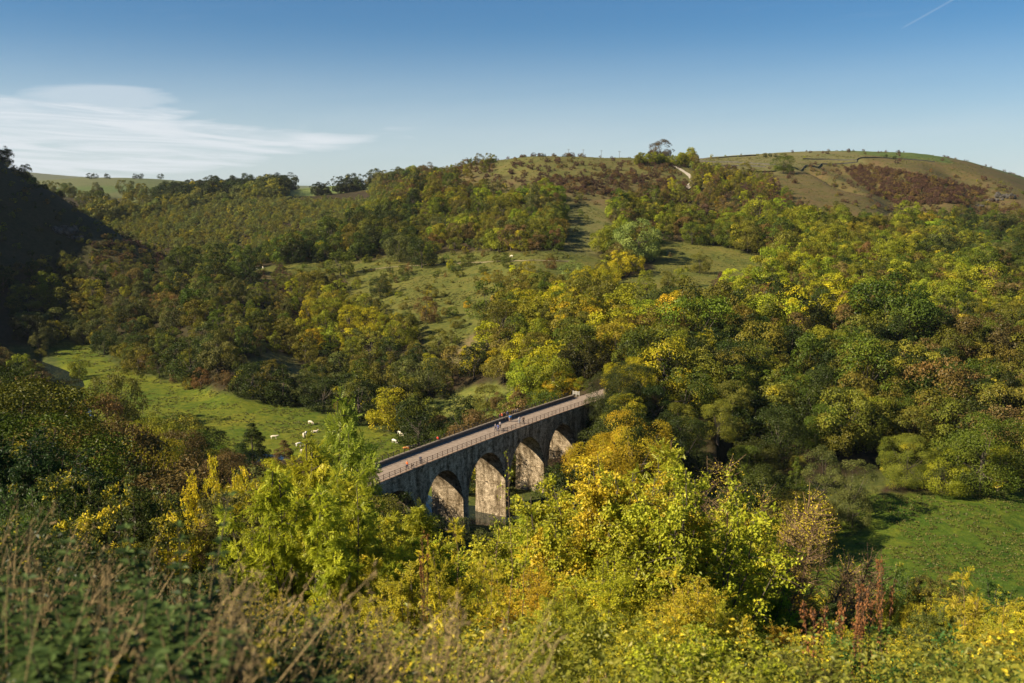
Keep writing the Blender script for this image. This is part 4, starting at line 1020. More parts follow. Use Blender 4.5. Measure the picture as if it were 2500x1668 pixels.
for P_, lab in (([(1678, 391), (1740, 387), (1849, 381)], 'dry stone wall running along the far skyline field beside the hill crest'),
                ([(1696, 394), (1800, 398), (1868, 402), (1937, 411), (2006, 402)], 'dry stone wall passing behind the round tree on the hill'),
                ([(2006, 402), (2060, 402), (2092, 397), (2095, 389), (2160, 387), (2282, 396)], 'long dry stone wall below the green pasture on the hill top'),
                ([(1826, 421), (1895, 420)], 'short dark stone wall left of the round hill tree'),
                ([(1700, 402), (1790, 406), (1870, 409)], 'thin stone wall across the pale field left of the round hill tree'),
                ([(1960, 389), (2030, 391), (2092, 392)], 'faint stone wall in the fields above the steep bank')):
    tag(draped('dry_stone_wall', hits(P_), 0.7, M_drystone, hgt=1.25, jag=.12, step=5), lab, 'stone wall', 'stone walls on the hill fields')
tag(draped('path', hits([(1596, 396), (1640, 405), (1672, 422), (1690, 440), (1686, 452), (1676, 462)], 800), 4.6, M_path, lift=.6), 'pale chalk track', None, None, 'structure')
tag(draped('path', hits([(870, 664), (1010, 650), (1140, 642), (1300, 636), (1400, 640)], 300, 1500), 1.6, plain('worn_grass', (.26, .21, .11), .95, .2, .3), lift=.25), 'worn footpath on the ledge', None, None, 'structure')
for k, (px, py) in enumerate(((1388, 381), (1424, 384), (1468, 386), (1512, 388))):
    p = hitY(px, py, 700, 2500); r_ = math.hypot(p[0], p[1]); h = 18.5 * r_ / FPX
    e = empty('utility_pole', tuple(p)); mb = MB().tube([(0, 0, -.5), (0, 0, h)], [.2, .14], 6); obj('post', mb.mesh('pole_post', [M_wood]), e)
    cr_ = obj('crossarm', MB().box((0, 0, h - .7), (2.6, .2, .22)).mesh('crossarm', [M_wood]), e)
    for xx in (-1.15, 0, 1.15): obj('insulator', MB().tube([(xx, 0, h - .6), (xx, 0, h - .3)], .08, 5).mesh('insulator', [M_pale]), cr_)
    tag(e, ['wooden utility pole standing farthest left on the hilltop skyline', 'second utility pole from the left on the hilltop skyline', 'third utility pole from the left on the hilltop skyline', 'utility pole nearest the skyline oak'][k], 'utility pole', 'utility poles on the hilltop')
# distant farm
def barn(px, py, L_, Wd, H_, rz, lab):
    p = hitY(px, py, 1200, 2500); e = empty('farm_barn', tuple(p), rz)
    obj('wall', MB().box((0, 0, H_ / 2 - .5), (L_, Wd, H_ + 1)).mesh('barn_wall', [M_barn]), e)
    v = [(-L_ / 2 - .4, -Wd / 2 - .5, H_ + .05), (L_ / 2 + .4, -Wd / 2 - .5, H_ + .05), (L_ / 2 + .4, 0, H_ + 2.6), (-L_ / 2 - .4, 0, H_ + 2.6), (-L_ / 2 - .4, Wd / 2 + .5, H_ + .05), (L_ / 2 + .4, Wd / 2 + .5, H_ + .05)]
    obj('roof', MB().add(v, [[0, 1, 2, 3], [3, 2, 5, 4], [0, 4, 5, 1]], [[0, 3, 4], [1, 5, 2]]).mesh('barn_roof', [M_roof]), e)
    obj('door', MB().box((L_ * .1, -Wd / 2 - .05, 1.7), (3.2, .2, 3.4)).mesh('barn_door', [M_dark]), e)
    tag(e, lab, 'barn', 'barns of the distant farm')
barn(474, 474, 26, 9, 4.2, .1, 'long low barn with pinkish roof before the distant plantation'); barn(502, 474, 15, 8, 3.4, -.1, 'shorter barn at the right end of the distant farm'); barn(432, 476, 9, 7, 4.5, .3, 'small pinkish farm building at the left of the barns')
# rock outcrops
def rock(px, py, w_, h_, lab, y0=200, y1=2500):
    p = hitY(px, py, y0, y1); gl = np.random.default_rng(int(px)); mb = MB()
    for q in range(9):
        c_ = gl.normal(size=3) * [w_ * .32, w_ * .2, h_ * .12] + [0, 0, h_ * .25]; th, ph = np.meshgrid(np.linspace(0, 2 * math.pi, 10)[:-1], np.linspace(.1, math.pi - .1, 6))
        rr = (.55 + .5 * gl.random(th.shape)); sz = gl.uniform(.35, .6)
        V = np.stack([w_ * .5 * sz * rr * np.cos(th) * np.sin(ph), w_ * .35 * sz * rr * np.sin(th) * np.sin(ph), h_ * sz * rr * np.cos(ph)], -1).reshape(-1, 3) + c_
        i_ = np.arange(5)[:, None] * 9; j_ = np.arange(9)[None]; mb.add(V, np.stack([i_ + j_, i_ + (j_ + 1) % 9, i_ + 9 + (j_ + 1) % 9, i_ + 9 + j_], -1).reshape(-1, 4))
    o = obj('rock_outcrop', mb.mesh('rock_outcrop', [M_rock]), None, tuple(p)); tag(o, lab, 'rock', 'rock outcrops on the dale sides')
rock(2462, 484, 15, 6, 'grey crag breaking the brown bank at the right edge'); rock(2425, 492, 9, 4, 'small crag left of the larger crag on the right bank')
rock(2390, 505, 7, 3, 'lowest little crag on the right bank'); rock(150, 570, 16, 7, 'pale rock face on the shaded left hill'); rock(185, 590, 9, 4, 'small rock beside the pale face on the shaded hill')
# white wooden gates at the far end of the viaduct
def gate(s_, t_, rz, n_, L_, lab):
    c_ = BR(s_, t_, 0); e = empty('white_fence', tuple(c_), rz); z0 = .1
    for x_ in np.linspace(-L_ / 2, L_ / 2, n_): obj('post', MB().box((x_, 0, z0 + .35), (.14, .14, 1.9)).mesh('fence_post', [M_white]), e)
    for z_ in (.35, .7, 1.05): obj('bar', MB().box((0, -.09, z0 + z_), (L_ + .2, .05, .15)).mesh('fence_bar', [M_white]), e)
    tag(e, lab, 'fence', 'white fences at the far end of the viaduct')
gate(101.5, -.2, R(28), 4, 5.2, 'white wooden fence at the right of the trail beyond the viaduct'); gate(104, 9.2, R(-35), 3, 2.2, 'white wooden fence at the left of the trail beyond the viaduct')

# ------------------------------------------------------------------ people, bicycles, cattle
def realize(name, verts, edges_, rad, mats, sub=1):
    me = bpy.data.meshes.new(name); me.from_pydata([tuple(v) for v in verts], edges_, []); me.update()
    o = bpy.data.objects.new(name, me); COL.objects.link(o)
    sk = o.modifiers.new('s', 'SKIN')
    if not me.skin_vertices:
        bpy.context.view_layer.objects.active = o; bpy.ops.mesh.customdata_skin_add()
    for v, r_ in zip(me.skin_vertices[0].data, rad): v.radius = (r_, r_) if np.isscalar(r_) else r_
    me.skin_vertices[0].data[0].use_root = True
    sb = o.modifiers.new('b', 'SUBSURF'); sb.levels = sub; sb.render_levels = sub
    dg = bpy.context.evaluated_depsgraph_get(); m2 = bpy.data.meshes.new_from_object(o.evaluated_get(dg)); m2.name = name
    m2.materials.clear()
    for m in mats: m2.materials.append(m)
    m2.polygons.foreach_set('use_smooth', [True] * len(m2.polygons))
    bpy.data.objects.remove(o); bpy.data.meshes.remove(me); return m2
def col_mat(name, rough=.8, k=.12):
    m, Nn, L = mat(name); oi = Nn.new('ShaderNodeObjectInfo'); tcn = Nn.new('ShaderNodeTexCoord'); nz = Nn.new('ShaderNodeTexNoise'); L.new(tcn.outputs['Object'], nz.inputs[0]); nz.inputs['Scale'].default_value = 5
    hs = Nn.new('ShaderNodeHueSaturation'); L.new(oi.outputs['Color'], hs.inputs['Color']); L.new(mathn(Nn, L, 'ADD', mathn(Nn, L, 'MULTIPLY', nz.outputs[0], k * 2), 1 - k), hs.inputs['Value'])
    p = Nn.new('ShaderNodeBsdfPrincipled'); p.inputs['Roughness'].default_value = rough; L.new(hs.outputs[0], p.inputs['Base Color'])
    o = Nn.new('ShaderNodeOutputMaterial'); L.new(p.outputs[0], o.inputs[0]); return m
M_cloth = col_mat('cloth'); M_skin = col_mat('skin', .6, .05); M_hair = col_mat('hair', .7); M_hide = col_mat('hide', .8, .15); M_tyre = plain('tyre', (.02, .02, .02), .7, .1); M_bike = col_mat('bike_paint', .35)
def person_meshes(stride, armf):
    J = {'pel': (0, 0, .96), 'spi': (0, 0, 1.16), 'che': (0, 0, 1.36), 'nek': (0, .01, 1.50), 'hd1': (0, .03, 1.58), 'hd2': (0, .02, 1.68)}
    V = list(J.values()); E_ = [(i, i + 1) for i in range(5)]; Rr = [.13, .12, .14, .055, .085, .085]
    V.append((0, .115, 1.60)); E_.append((4, 6)); Rr.append(.018)    # nose
    legs = {}; arms = {}
    for sd in (-1, 1):
        k = len(V); yl = stride * sd
        pts = [(sd * .10, 0, .90), (sd * .105, .04 + yl * .45, .50), (sd * .11, yl, .10), (sd * .12, yl + .13, .04)]
        V += pts; Rr += [.105, .065, .045, .04]; E_ += [(0, k), (k, k + 1), (k + 1, k + 2), (k + 2, k + 3)]; legs[sd] = pts
        k = len(V); ya = -yl * .7 + armf
        pts = [(sd * .19, 0, 1.43), (sd * .25, ya * .4 - .02, 1.15), (sd * .25, ya + .08, .93), (sd * .25, ya + .11, .86)]
        V += pts; Rr += [.06, .042, .028, .032]; E_ += [(2, k), (k, k + 1), (k + 1, k + 2), (k + 2, k + 3)]; arms[sd] = pts
        h = k + 3
        for q, (dx, ln) in enumerate(((-.03, .06), (-.01, .075), (.01, .07), (.03, .055))):
            V.append((pts[3][0] + dx * .6, pts[3][1] + .01 + dx, pts[3][2] - ln)); Rr.append(.009); E_.append((h, len(V) - 1))
        V.append((pts[3][0] - sd * .035, pts[3][1] + .03, pts[3][2] - .02)); Rr.append(.010); E_.append((h, len(V) - 1))
    body = realize('body', V, E_, Rr, [M_skin])
    Vj = [(0, 0, .98), (0, 0, 1.17), (0, 0, 1.38), (0, 0, 1.47)]; Ej = [(0, 1), (1, 2), (2, 3)]; Rj = [.17, .155, .17, .09]
    for sd in (-1, 1): k = len(Vj); Vj += arms[sd][:3]; Rj += [.085, .062, .045]; Ej += [(2, k), (k, k + 1), (k + 1, k + 2)]
    jac = realize('jacket', Vj, Ej, Rj, [M_cloth])
    Vt = [(0, 0, .98)]; Et = []; Rt = [.165]
    for sd in (-1, 1): k = len(Vt); Vt += legs[sd][:3]; Rt += [.115, .08, .065]; Et += [(0, k), (k, k + 1), (k + 1, k + 2)]
    tro = realize('trousers', Vt, Et, Rt, [M_cloth])
    sh = realize('shoes', [legs[-1][2], legs[-1][3]], [(0, 1)], [.05, .045], [M_cloth]); sh2 = realize('shoes', [legs[1][2], legs[1][3]], [(0, 1)], [.05, .045], [M_cloth])
    hair = realize('hair', [(0, -.02, 1.64), (0, -.01, 1.70)], [(0, 1)], [.10, .085], [M_hair])
    return body, jac, tro, sh, sh2, hair
PM = [person_meshes(0, 0), person_meshes(.22, 0), person_meshes(.02, .18)]
def person(px, py, pose, jac, tro, hair, face, lab):
    p = PZ(px, py, DECK + .03); e = empty('person', tuple(p), face); b, j_, t_, s1_, s2_, h_ = PM[pose]
    for nm, me, c_ in (('body', b, (.45, .27, .19)), ('jacket', j_, jac), ('trousers', t_, tro), ('shoe', s1_, (.04, .035, .03)), ('shoe', s2_, (.04, .035, .03)), ('hair', h_, hair)):
        o = obj(nm, me, e); o.color = (*c_, 1)
    e.scale = (1.14,) * 3; tag(e, lab, 'person', 'people on the viaduct'); return e
dk, nv, br_, gy = (.02, .018, .02), (.02, .03, .08), (.05, .025, .012), (.35, .34, .33)
ALONG = math.atan2(-.5, .86)
person(1068.7, 1083.5, 1, (.62, .05, .02), dk, gy, ALONG, 'walker in a red jacket beside the left parapet wall of the viaduct')
person(993.9, 1146, 1, (.70, .14, .02), nv, (.5, .45, .4), ALONG, 'walker in an orange top near the right railing')
person(1026.6, 1133, 2, (.05, .06, .10), (.03, .03, .05), (.6, .58, .55), ALONG + .3, 'person in dark clothes pushing a bicycle along the right railing')
person(1209.6, 1052.5, 1, (.12, .12, .15), nv, (.3, .2, .12), ALONG, 'left person of the trio walking in dark blue')
person(1216, 1054, 1, (.03, .06, .22), (.03, .05, .14), (.25, .2, .15), ALONG, 'middle person of the walking trio in navy blue')
person(1221, 1047, 0, (.3, .28, .30), dk, (.4, .3, .2), ALONG, 'person of the walking trio with pale grey top, farthest of the three')
person(1220.6, 1027, 0, (.25, .03, .03), (.3, .25, .22), br_, 1.2, 'person in maroon at the left end of the group by the parapet')
person(1225.5, 1025, 0, (.70, .10, .03), dk, (.5, .45, .4), 2.2, 'person in a bright red-orange jacket in the group by the parapet')
person(1231, 1023.5, 2, (.09, .02, .03), dk, br_, -2.4, 'person in dark red behind the orange jacket in the group')
person(1239, 1021, 0, (.03, .05, .20), dk, (.5, .5, .55), 2.8, 'person in navy at the right of the group by the parapet')
person(1244, 1030, 0, (.03, .22, .62), (.4, .27, .2), br_, 1.8, 'person in a bright blue jacket with bare legs facing the group')
person(1247.7, 1029.4, 2, (.04, .25, .66), (.38, .26, .2), (.3, .2, .1), 1.6, 'second person in bright blue standing at the right of the other')
person(1268, 1035, 2, (.45, .45, .46), (.4, .42, .45), gy, .4, 'person in pale grey holding a bicycle by the right railing')
person(1278, 1034.5, 2, (.10, .07, .045), dk, br_, .2, 'person in dark brown beside the pale grey one at the right railing')
for k, (px, py, c_, ja) in enumerate(((1253, 1016.5, 'dark grey', (.06, .06, .07)), (1258.5, 1014.8, 'mottled grey', (.2, .2, .2)), (1264, 1013, 'pale grey', (.35, .35, .34)))):
    person(px, py, 0, ja, dk, br_, ALONG + 1.4, '%s clad person leaning on the parapet wall right of the group' % c_)
def bike_parts():
    wh = []
    for x_ in (-.52, .52):
        a = np.linspace(0, 2 * math.pi, 25); P = np.stack([x_ + .34 * np.cos(a), 0 * a, .34 + .34 * np.sin(a)], 1); mb = MB().tube(P, .022, 6, cap=False)
        sp = MB()
        for q in range(8):
            t_ = q * math.pi / 4; sp.tube([(x_, 0, .34), (x_ + .33 * math.cos(t_), 0, .34 + .33 * math.sin(t_))], .006, 4)
        wh.append((mb.mesh('wheel', [M_tyre]), sp.mesh('spokes', [M_bike])))
    f = MB()
    for a, b in (((-.52, .34), (-.12, .32)), ((-.12, .32), (-.25, .78)), ((-.52, .34), (-.23, .72)), ((-.12, .32), (.36, .72)), ((-.23, .72), (.35, .78)), ((.34, .85), (.52, .34))): f.tube([(a[0], 0, a[1]), (b[0], 0, b[1])], .02, 6)
    f.tube([(-.12, -.09, .32), (-.12, .09, .32)], .06, 8)
    hb = MB().tube([(.42, -.27, .93), (.34, -.1, .93), (.34, .1, .93), (.42, .27, .93)], .016, 6).tube([(.34, 0, .84), (.34, 0, .94)], .018, 6); sd = MB().tube([(-.38, 0, .86), (-.24, 0, .87), (-.12, 0, .86)], [.075, .05, .02], 8).tube([(-.25, 0, .76), (-.26, 0, .86)], .015, 6)
    return wh, f.mesh('frame', [M_bike]), hb.mesh('handlebar', [M_iron]), sd.mesh('saddle', [M_tyre])
BK = bike_parts()
def bike(px, py, rz, c_, lab, tilt=0.0):
    p = PZ(px, py, DECK + .03); e = empty('bicycle', tuple(p), rz); e.rotation_euler = (tilt, 0, rz); wh, f_, hb, sd = BK
    for w_, s_ in wh: o = obj('wheel', w_, e); s2 = obj('spokes', s_, o); s2.color = (.4, .4, .4, 1)
    o = obj('frame', f_, e); o.color = (*c_, 1); obj('handlebar', hb, e); obj('saddle', sd, e); tag(e, lab, 'bicycle', 'bicycles on the viaduct')
AX = R(62)
bike(1031.5, 1131.5, AX, (.5, .5, .52), 'silver bicycle pushed by the person in dark clothes'); bike(1251, 1046.5, AX, (.5, .48, .42), 'pale bicycle leaning on the right railing before the blue jackets', .15)
bike(1229, 1052.5, AX, (.05, .04, .04), 'dark bicycle leaning on the right railing beside the trio', .2); bike(1272, 1034.5, AX + .5, (.4, .4, .42), 'bicycle held by the person in pale grey')
for k, (px, py, c_, l_) in enumerate(((1270.5, 1011.5, (.08, .08, .09), 'dark bicycle leaning on the parapet wall next to the pale grey leaner'), (1277, 1009.3, (.05, .05, .05), 'black bicycle in the middle of the row on the parapet wall'), (1284.5, 1007, (.4, .42, .45), 'grey bicycle farthest along the parapet wall'))):
    bike(px, py, AX, c_, l_, -.22)
bike(1234, 1028, AX + .6, (.4, .42, .5), 'bicycle standing in the middle of the group by the parapet')
# a dog on its lead by the right railing
p = PZ(1007, 1141, DECK + .03)
dm = realize('dog', [(0, 0, .48), (0, .32, .5), (0, .46, .62), (0, .60, .62), (0, -.3, .5), (0, -.48, .62)] + [(sx * .08, y_, z_) for y_ in (.28, -.28) for sx in (-1, 1) for z_ in (.42, .22, .04)],
             [(0, 1), (1, 2), (2, 3), (0, 4), (4, 5)] + [(1 if q < 2 else 4, 6 + q * 3) for q in range(4)] + [(6 + q * 3 + w_, 7 + q * 3 + w_) for q in range(4) for w_ in range(2)], [.13, .13, .08, .05, .11, .025] + [.05, .03, .03] * 4, [M_hide])
o = obj('dog', dm, None, tuple(p)); o.rotation_euler = (0, 0, ALONG); o.color = (.05, .03, .02, 1); tag(o, 'dark brown dog trotting beside the walker in the orange top', 'dog')

def cow_mesh(pose):
    z = 0 if pose != 'lie' else -.62
    V = [(0, 0, 1.02 + z), (0, .45, 1.05 + z), (0, .80, 1.08 + z), (0, -.45, 1.04 + z), (0, -.85, 1.1 + z)]; E_ = [(0, 1), (1, 2), (0, 3), (3, 4)]; Rr = [.40, .38, .30, .38, .27]
    hp_ = {'stand': [(1.12, 1.25), (1.38, 1.28), (1.62, 1.08)], 'graze': [(1.12, .88), (1.38, .50), (1.55, .18)], 'lie': [(1.08, .75), (1.25, .92), (1.52, .82)]}[pose]
    k = len(V); V += [(0, a, b) for a, b in hp_]; Rr += [.17, .14, .09]; E_ += [(2, k), (k, k + 1), (k + 1, k + 2)]
    for sd in (-1, 1): V.append((sd * .24, hp_[1][0] - .08, hp_[1][1] + .06)); Rr.append(.045); E_.append((k + 1, len(V) - 1))
    for sd in (-1, 1): V.append((sd * .16, hp_[1][0] - .02, hp_[1][1] + .22)); Rr.append(.022); E_.append((k + 1, len(V) - 1))
    k = len(V); V += [(0, -1.08, 1.15 + z), (0, -1.15, .75 + max(z, -.4)), (0, -1.14, .45 + max(z, -.35))]; Rr += [.05, .025, .05]; E_ += [(4, k), (k, k + 1), (k + 1, k + 2)]
    for sd in (-1, 1):
        if pose != 'lie':
            k = len(V); V += [(sd * .2, .68, .72), (sd * .2, .70, .40), (sd * .2, .68, .06)]; Rr += [.13, .075, .065]; E_ += [(2, k), (k, k + 1), (k + 1, k + 2)]
            k = len(V); V += [(sd * .22, -.72, .80), (sd * .22, -.62, .60), (sd * .22, -.84, .40), (sd * .22, -.78, .06)]; Rr += [.18, .12, .07, .065]; E_ += [(4, k), (k, k + 1), (k + 1, k + 2), (k + 2, k + 3)]
        else:
            k = len(V); V += [(sd * .3, .66, .22), (sd * .34, 1.0, .12), (sd * .32, .72, .07)]; Rr += [.11, .07, .055]; E_ += [(2, k), (k, k + 1), (k + 1, k + 2)]
            k = len(V); V += [(sd * .36, -.6, .25), (sd * .46, -.2, .16), (sd * .5, -.62, .08)]; Rr += [.17, .08, .06]; E_ += [(4, k), (k, k + 1), (k + 1, k + 2)]
    return realize('cow', V, E_, Rr, [M_hide])
CM = {k: cow_mesh(k) for k in ('stand', 'graze', 'lie')}
CR, TN, GR, WH = (.72, .62, .45), (.55, .22, .05), (.22, .19, .16), (.80, .74, .62)
for px, py, pose, dir_, c_, lab in ((758.4, 1037, 'graze', -120, CR, 'cream cow grazing alone highest in the meadow'), (741.5, 1067, 'graze', -170, CR, 'cream cow in front of the standing pair'), (747, 1063.5, 'stand', 185, WH, 'white cow hidden partly behind its partner'),
    (768, 1056.5, 'lie', -80, CR, 'cream cow lying down right of the pair'), (813, 1057, 'lie', -70, WH, 'white cow lying down between the cream cow and the tan calf'), (838.7, 1061, 'stand', -75, TN, 'tan brown cow standing right of the lying cattle'),
    (669, 1073, 'stand', -85, CR, 'cream cow standing at the far left of the herd'), (729.6, 1090.5, 'graze', -60, WH, 'white cow leading the trio near the river'), (740, 1097, 'stand', -70, GR, 'grey cow in the middle of the trio near the river'),
    (741.5, 1105, 'graze', -80, CR, 'cream cow lowest of the trio near the river'), (963, 1082, 'graze', -130, WH, 'white cow grazing just left of the viaduct'), (974.7, 1061, 'graze', -150, WH, 'white cow at the edge of the dark tree'),
    (979.8, 1067, 'graze', -140, CR, 'cream cow pushing into the shade of the dark tree'), (992, 1096, 'lie', -90, TN, 'tan cow lying close behind the viaduct railing'), (1001.5, 1093, 'lie', -80, CR, 'pale tan cow lying beside the tan one behind the railing')):
    p = PZ(px, py, FLOOR); p[2] = gz(p[0], p[1]); o = obj('cow', CM[pose], None, tuple(p)); o.rotation_euler = (0, 0, R(dir_)); o.color = (*c_, 1); o.scale = (1.04,) * 3; tag(o, lab, 'cow', 'cattle in the river meadow')
for k, (px, py) in enumerate(((592, 665), (602, 662), (615, 662), (628, 660), (642, 657), (1249, 629))):
    p = hitY(px, py, 500, 1200); o = obj('cow', CM['graze' if k % 2 else 'stand'], None, tuple(p)); o.rotation_euler = (0, 0, R(-80 + 25 * k)); o.color = (*CR, 1); o.scale = (1.1,) * 3
    tag(o, 'tiny pale cow alone at the back of the grassy ledge' if k == 5 else ['leftmost', 'second', 'third', 'fourth', 'rightmost'][k] + ' of five pale cattle at the left tip of the ledge', 'cow', 'cattle on the grassy ledge')

# ------------------------------------------------------------------ plants of the near slope, at real size
def leaf_tpl(kind, L=.08, asp=.5):
    """vertices along +X (tip), +Z up; returns V, quads, tris"""
    def one(l, w, base=(0, 0, 0), ang=0.0, tilt=0.0):
        P = np.array([(0, 0, 0), (l * .45, w / 2, .18 * w), (l, 0, -.12 * l), (l * .45, -w / 2, .18 * w)])
        ca, sa = math.cos(ang), math.sin(ang); P = P @ np.array([[ca, sa, 0], [-sa, ca, 0], [0, 0, 1]]); return P + np.array(base)
    if kind == 'simple': return one(L, L * asp), np.array([[0, 2, 1], [0, 3, 2]])
    V = []; F = []
    n = 5; k = 0
    for i in range(n):
        x = L * (.22 + .16 * i); z = -.10 * L * (i / n) ** 2 * 2.0
        for sd in ((1, -1) if i < n - 1 else (0,)):
            P = one(L * (.34 if i not in (0,) else .27), L * .115, (x if sd else L * .84, 0, z - .005 * L), sd * R(52)); P[:, 2] -= np.abs(P[:, 1]) * .35
            V.append(P); F += [[k, k + 2, k + 1], [k, k + 3, k + 2]]; k += 4
    return np.concatenate(V), np.array(F)
def stamp(tpl, P, D, Nn, s, g):
    V, F = tpl; m = len(V); n = len(P)
    x = unit(D); y = unit(np.cross(Nn, x)); z = np.cross(x, y)
    W_ = P[:, None] + s[:, None, None] * (V[None, :, 0, None] * x[:, None] + V[None, :, 1, None] * y[:, None] + V[None, :, 2, None] * z[:, None])
    FF = (F[None] + (np.arange(n) * m)[:, None, None]).reshape(-1, 3)
    return W_.reshape(-1, 3), FF, len(F)
def plant(seed, H, Wd, nst, nbr, nlf, tpl, mats, lean=.5, blen=.32, droop=.25, stemr=.02, topped=.2, outl=.5, spread=.6, lsz=(.65, 1.25)):
    g = np.random.default_rng(seed); stems = MB(); LP, LD, LN, LR = [], [], [], []
    for s_ in range(nst):
        a = g.random() * 6.28; rad = g.random() ** .6 * Wd * .5; hh = H * (1 - .5 * (rad / (Wd * .5)) ** 2) * g.uniform(.82, 1.0)
        b0 = np.array([math.cos(a), math.sin(a), 0]) * rad * (1 - spread); top = np.array([math.cos(a) * rad, math.sin(a) * rad, hh])
        t = np.linspace(0, 1, 7)[:, None]; pts = b0 * (1 - t) + top * t; pts[:, :2] += (top - b0)[:2] * (t ** .6 - t) * lean; pts += np.r_[[np.zeros(3)], g.normal(size=(6, 3)) * H * .012 * np.array([1, 1, .3])]
        stems.tube(pts, np.linspace(stemr, stemr * .3, 7), 5)
        for b in range(nbr):
            f_ = topped + (1.0 - topped) * g.random() ** .8; p0 = np.array([np.interp(f_, np.linspace(0, 1, 7), pts[:, q]) for q in range(3)])
            d = g.normal(size=3) * np.array([1, 1, .45]); d[:2] += np.array([math.cos(a), math.sin(a)]) * outl; d[2] += .55; d = unit(d)
            ln = blen * Wd * g.uniform(.45, 1.0) * (1.15 - .6 * f_); tt = np.linspace(0, 1, 5)[:, None]
            bp = p0 + d * ln * tt + np.array([0, 0, -1]) * ln * droop * tt ** 2
            stems.tube(bp, np.linspace(stemr * .28, stemr * .09, 5), 4)
            n = max(1, int(nlf * g.uniform(.6, 1.3))); u_ = .12 + .9 * g.random(n)
            P = np.stack([np.interp(np.minimum(u_, 1), tt[:, 0], bp[:, q]) for q in range(3)], 1) + g.normal(size=(n, 3)) * ln * .09
            LP.append(P); LD.append(d * .5 + g.normal(size=(n, 3)) * .75 + np.array([0, 0, -.25])); LN.append(g.normal(size=(n, 3)) * .55 + np.array([-.1, 0, 1.0]) + d * .3); LR.append(np.full(n, g.random()) * .5 + .5 * g.random(n))
    P = np.concatenate(LP); s = g.uniform(lsz[0], lsz[1], len(P)); V, F, nf = stamp(tpl, P, np.concatenate(LD), np.concatenate(LN), s, g)
    V[:, 2] = np.maximum(V[:, 2], .02)
    return mesh_np('foliage', V, F, [mats[0]], rnd=np.repeat(np.concatenate(LR), nf)), stems.mesh('stems', [mats[1]])
PIN = leaf_tpl('pinnate', .20); BIG = leaf_tpl('simple', .066, .6); MID = leaf_tpl('simple', .042, .62); FIN = leaf_tpl('simple', .034, .6); LNG = leaf_tpl('simple', .10, .28)
M_stem = plain('green_stem', (.13, .11, .05), .8, .3, 4)
SP = {
 'ash': (5.0, [plant(1 + k, 5.0, 3.3, 9, 28, 30, PIN, (M_near, M_bark), stemr=.035, blen=.25, topped=.25) for k in range(2)], 'ash shrub'),
 'maple': (4.0, [plant(11 + k, 4.0, 3.6, 20, 32, 48, BIG, (M_near, M_bark), stemr=.022, blen=.24, topped=.1) for k in range(3)], 'maple shrub'),
 'thorn': (3.0, [plant(21 + k, 3.0, 3.0, 24, 34, 70, FIN, (M_near, M_bark), stemr=.014, blen=.22, topped=.06, lsz=(.8, 1.4)) for k in range(2)], 'thorn shrub'),
 'willow': (4.5, [plant(31 + k, 4.5, 3.4, 18, 30, 42, LNG, (M_near, M_bark), stemr=.02, blen=.26, topped=.15, droop=.1) for k in range(1)], 'willow shrub'),
 'sapling': (4.5, [plant(41 + k, 4.5, 1.9, 4, 17, 13, PIN if k else BIG, (M_near, M_pale), stemr=.018, blen=.36, topped=.3) for k in range(2)], 'sapling'),
 'twiggy': (5.0, [plant(51, 5.0, 5.4, 16, 120, 10, FIN, (M_near, M_pale), stemr=.03, blen=.15, topped=.3, droop=-.15, lean=.9)], 'twiggy shrub'),
 'bramble': (1.2, [plant(61 + k, 1.2, 2.2, 18, 16, 44, MID, (M_near, M_stem), stemr=.007, blen=.26, topped=.05, spread=.3) for k in range(2)], 'bramble'),
}
# dock with rusty seed heads; nettle spikes
def dock(seed):
    g = np.random.default_rng(seed); st = MB(); heads = []
    for s_ in range(3):
        P, D = [], []
        a = g.random() * 6.28; top = np.array([.25 * math.cos(a), .25 * math.sin(a), g.uniform(1.2, 1.6)]); t = np.linspace(0, 1, 6)[:, None]; pts = top * t; pts[:, :2] *= t ** .5; st.tube(pts, np.linspace(.012, .005, 6), 5)
        for b in range(7):
            f_ = g.uniform(.6, .98); p0 = top * f_; d = unit(np.array([g.normal(), g.normal(), 1.6])); ln = .28 * (1.2 - f_); st.tube([p0, p0 + d * ln], [.005, .003], 4)
            n = 15; u_ = g.random(n)[:, None]; P.append(p0 + d * ln * u_ + g.normal(size=(n, 3)) * .018); D.append(g.normal(size=(n, 3)))
        n = 64; P.append(top * (.45 + .42 * g.random(n))[:, None] + g.normal(size=(n, 3)) * .02); D.append(g.normal(size=(n, 3)))
        P = np.concatenate(P); V, F, nf = stamp(leaf_tpl('simple', .028, .8), P, np.concatenate(D), g.normal(size=(len(P), 3)), g.uniform(.8, 1.4, len(P)), g)
        heads.append(mesh_np('seed_head', V, F, [M_dock]))
    return heads, st.mesh('stems', [M_rust])
def nettle(seed):
    g = np.random.default_rng(seed); st = MB(); P, D, Nn = [], [], []
    for s_ in range(4):
        a = g.random() * 6.28; top = np.array([.22 * math.cos(a), .22 * math.sin(a), g.uniform(.75, 1.1)]); st.tube([(0, 0, 0), top * .5, top], [.008, .006, .003], 5)
        for q in range(15):
            f_ = .12 + .88 * q / 14
            for b in range(5): an = q * 1.57 + b * 1.256; P.append(top * f_); D.append((math.cos(an), math.sin(an), .35 - .8 * (1 - f_))); Nn.append((g.normal() * .3, g.normal() * .3, 1))
    P = np.array(P); V, F, nf = stamp(leaf_tpl('simple', .085, .55), P, np.array(D), np.array(Nn), g.uniform(.7, 1.2, len(P)) * (1.25 - .7 * P[:, 2]), g)
    return mesh_np('leaves', V, F, [M_near], rnd=np.repeat(g.random(len(P)), nf)), st.mesh('stems', [M_stem])
DK = [dock(3), dock(4)]; NT = [nettle(5), nettle(6)]
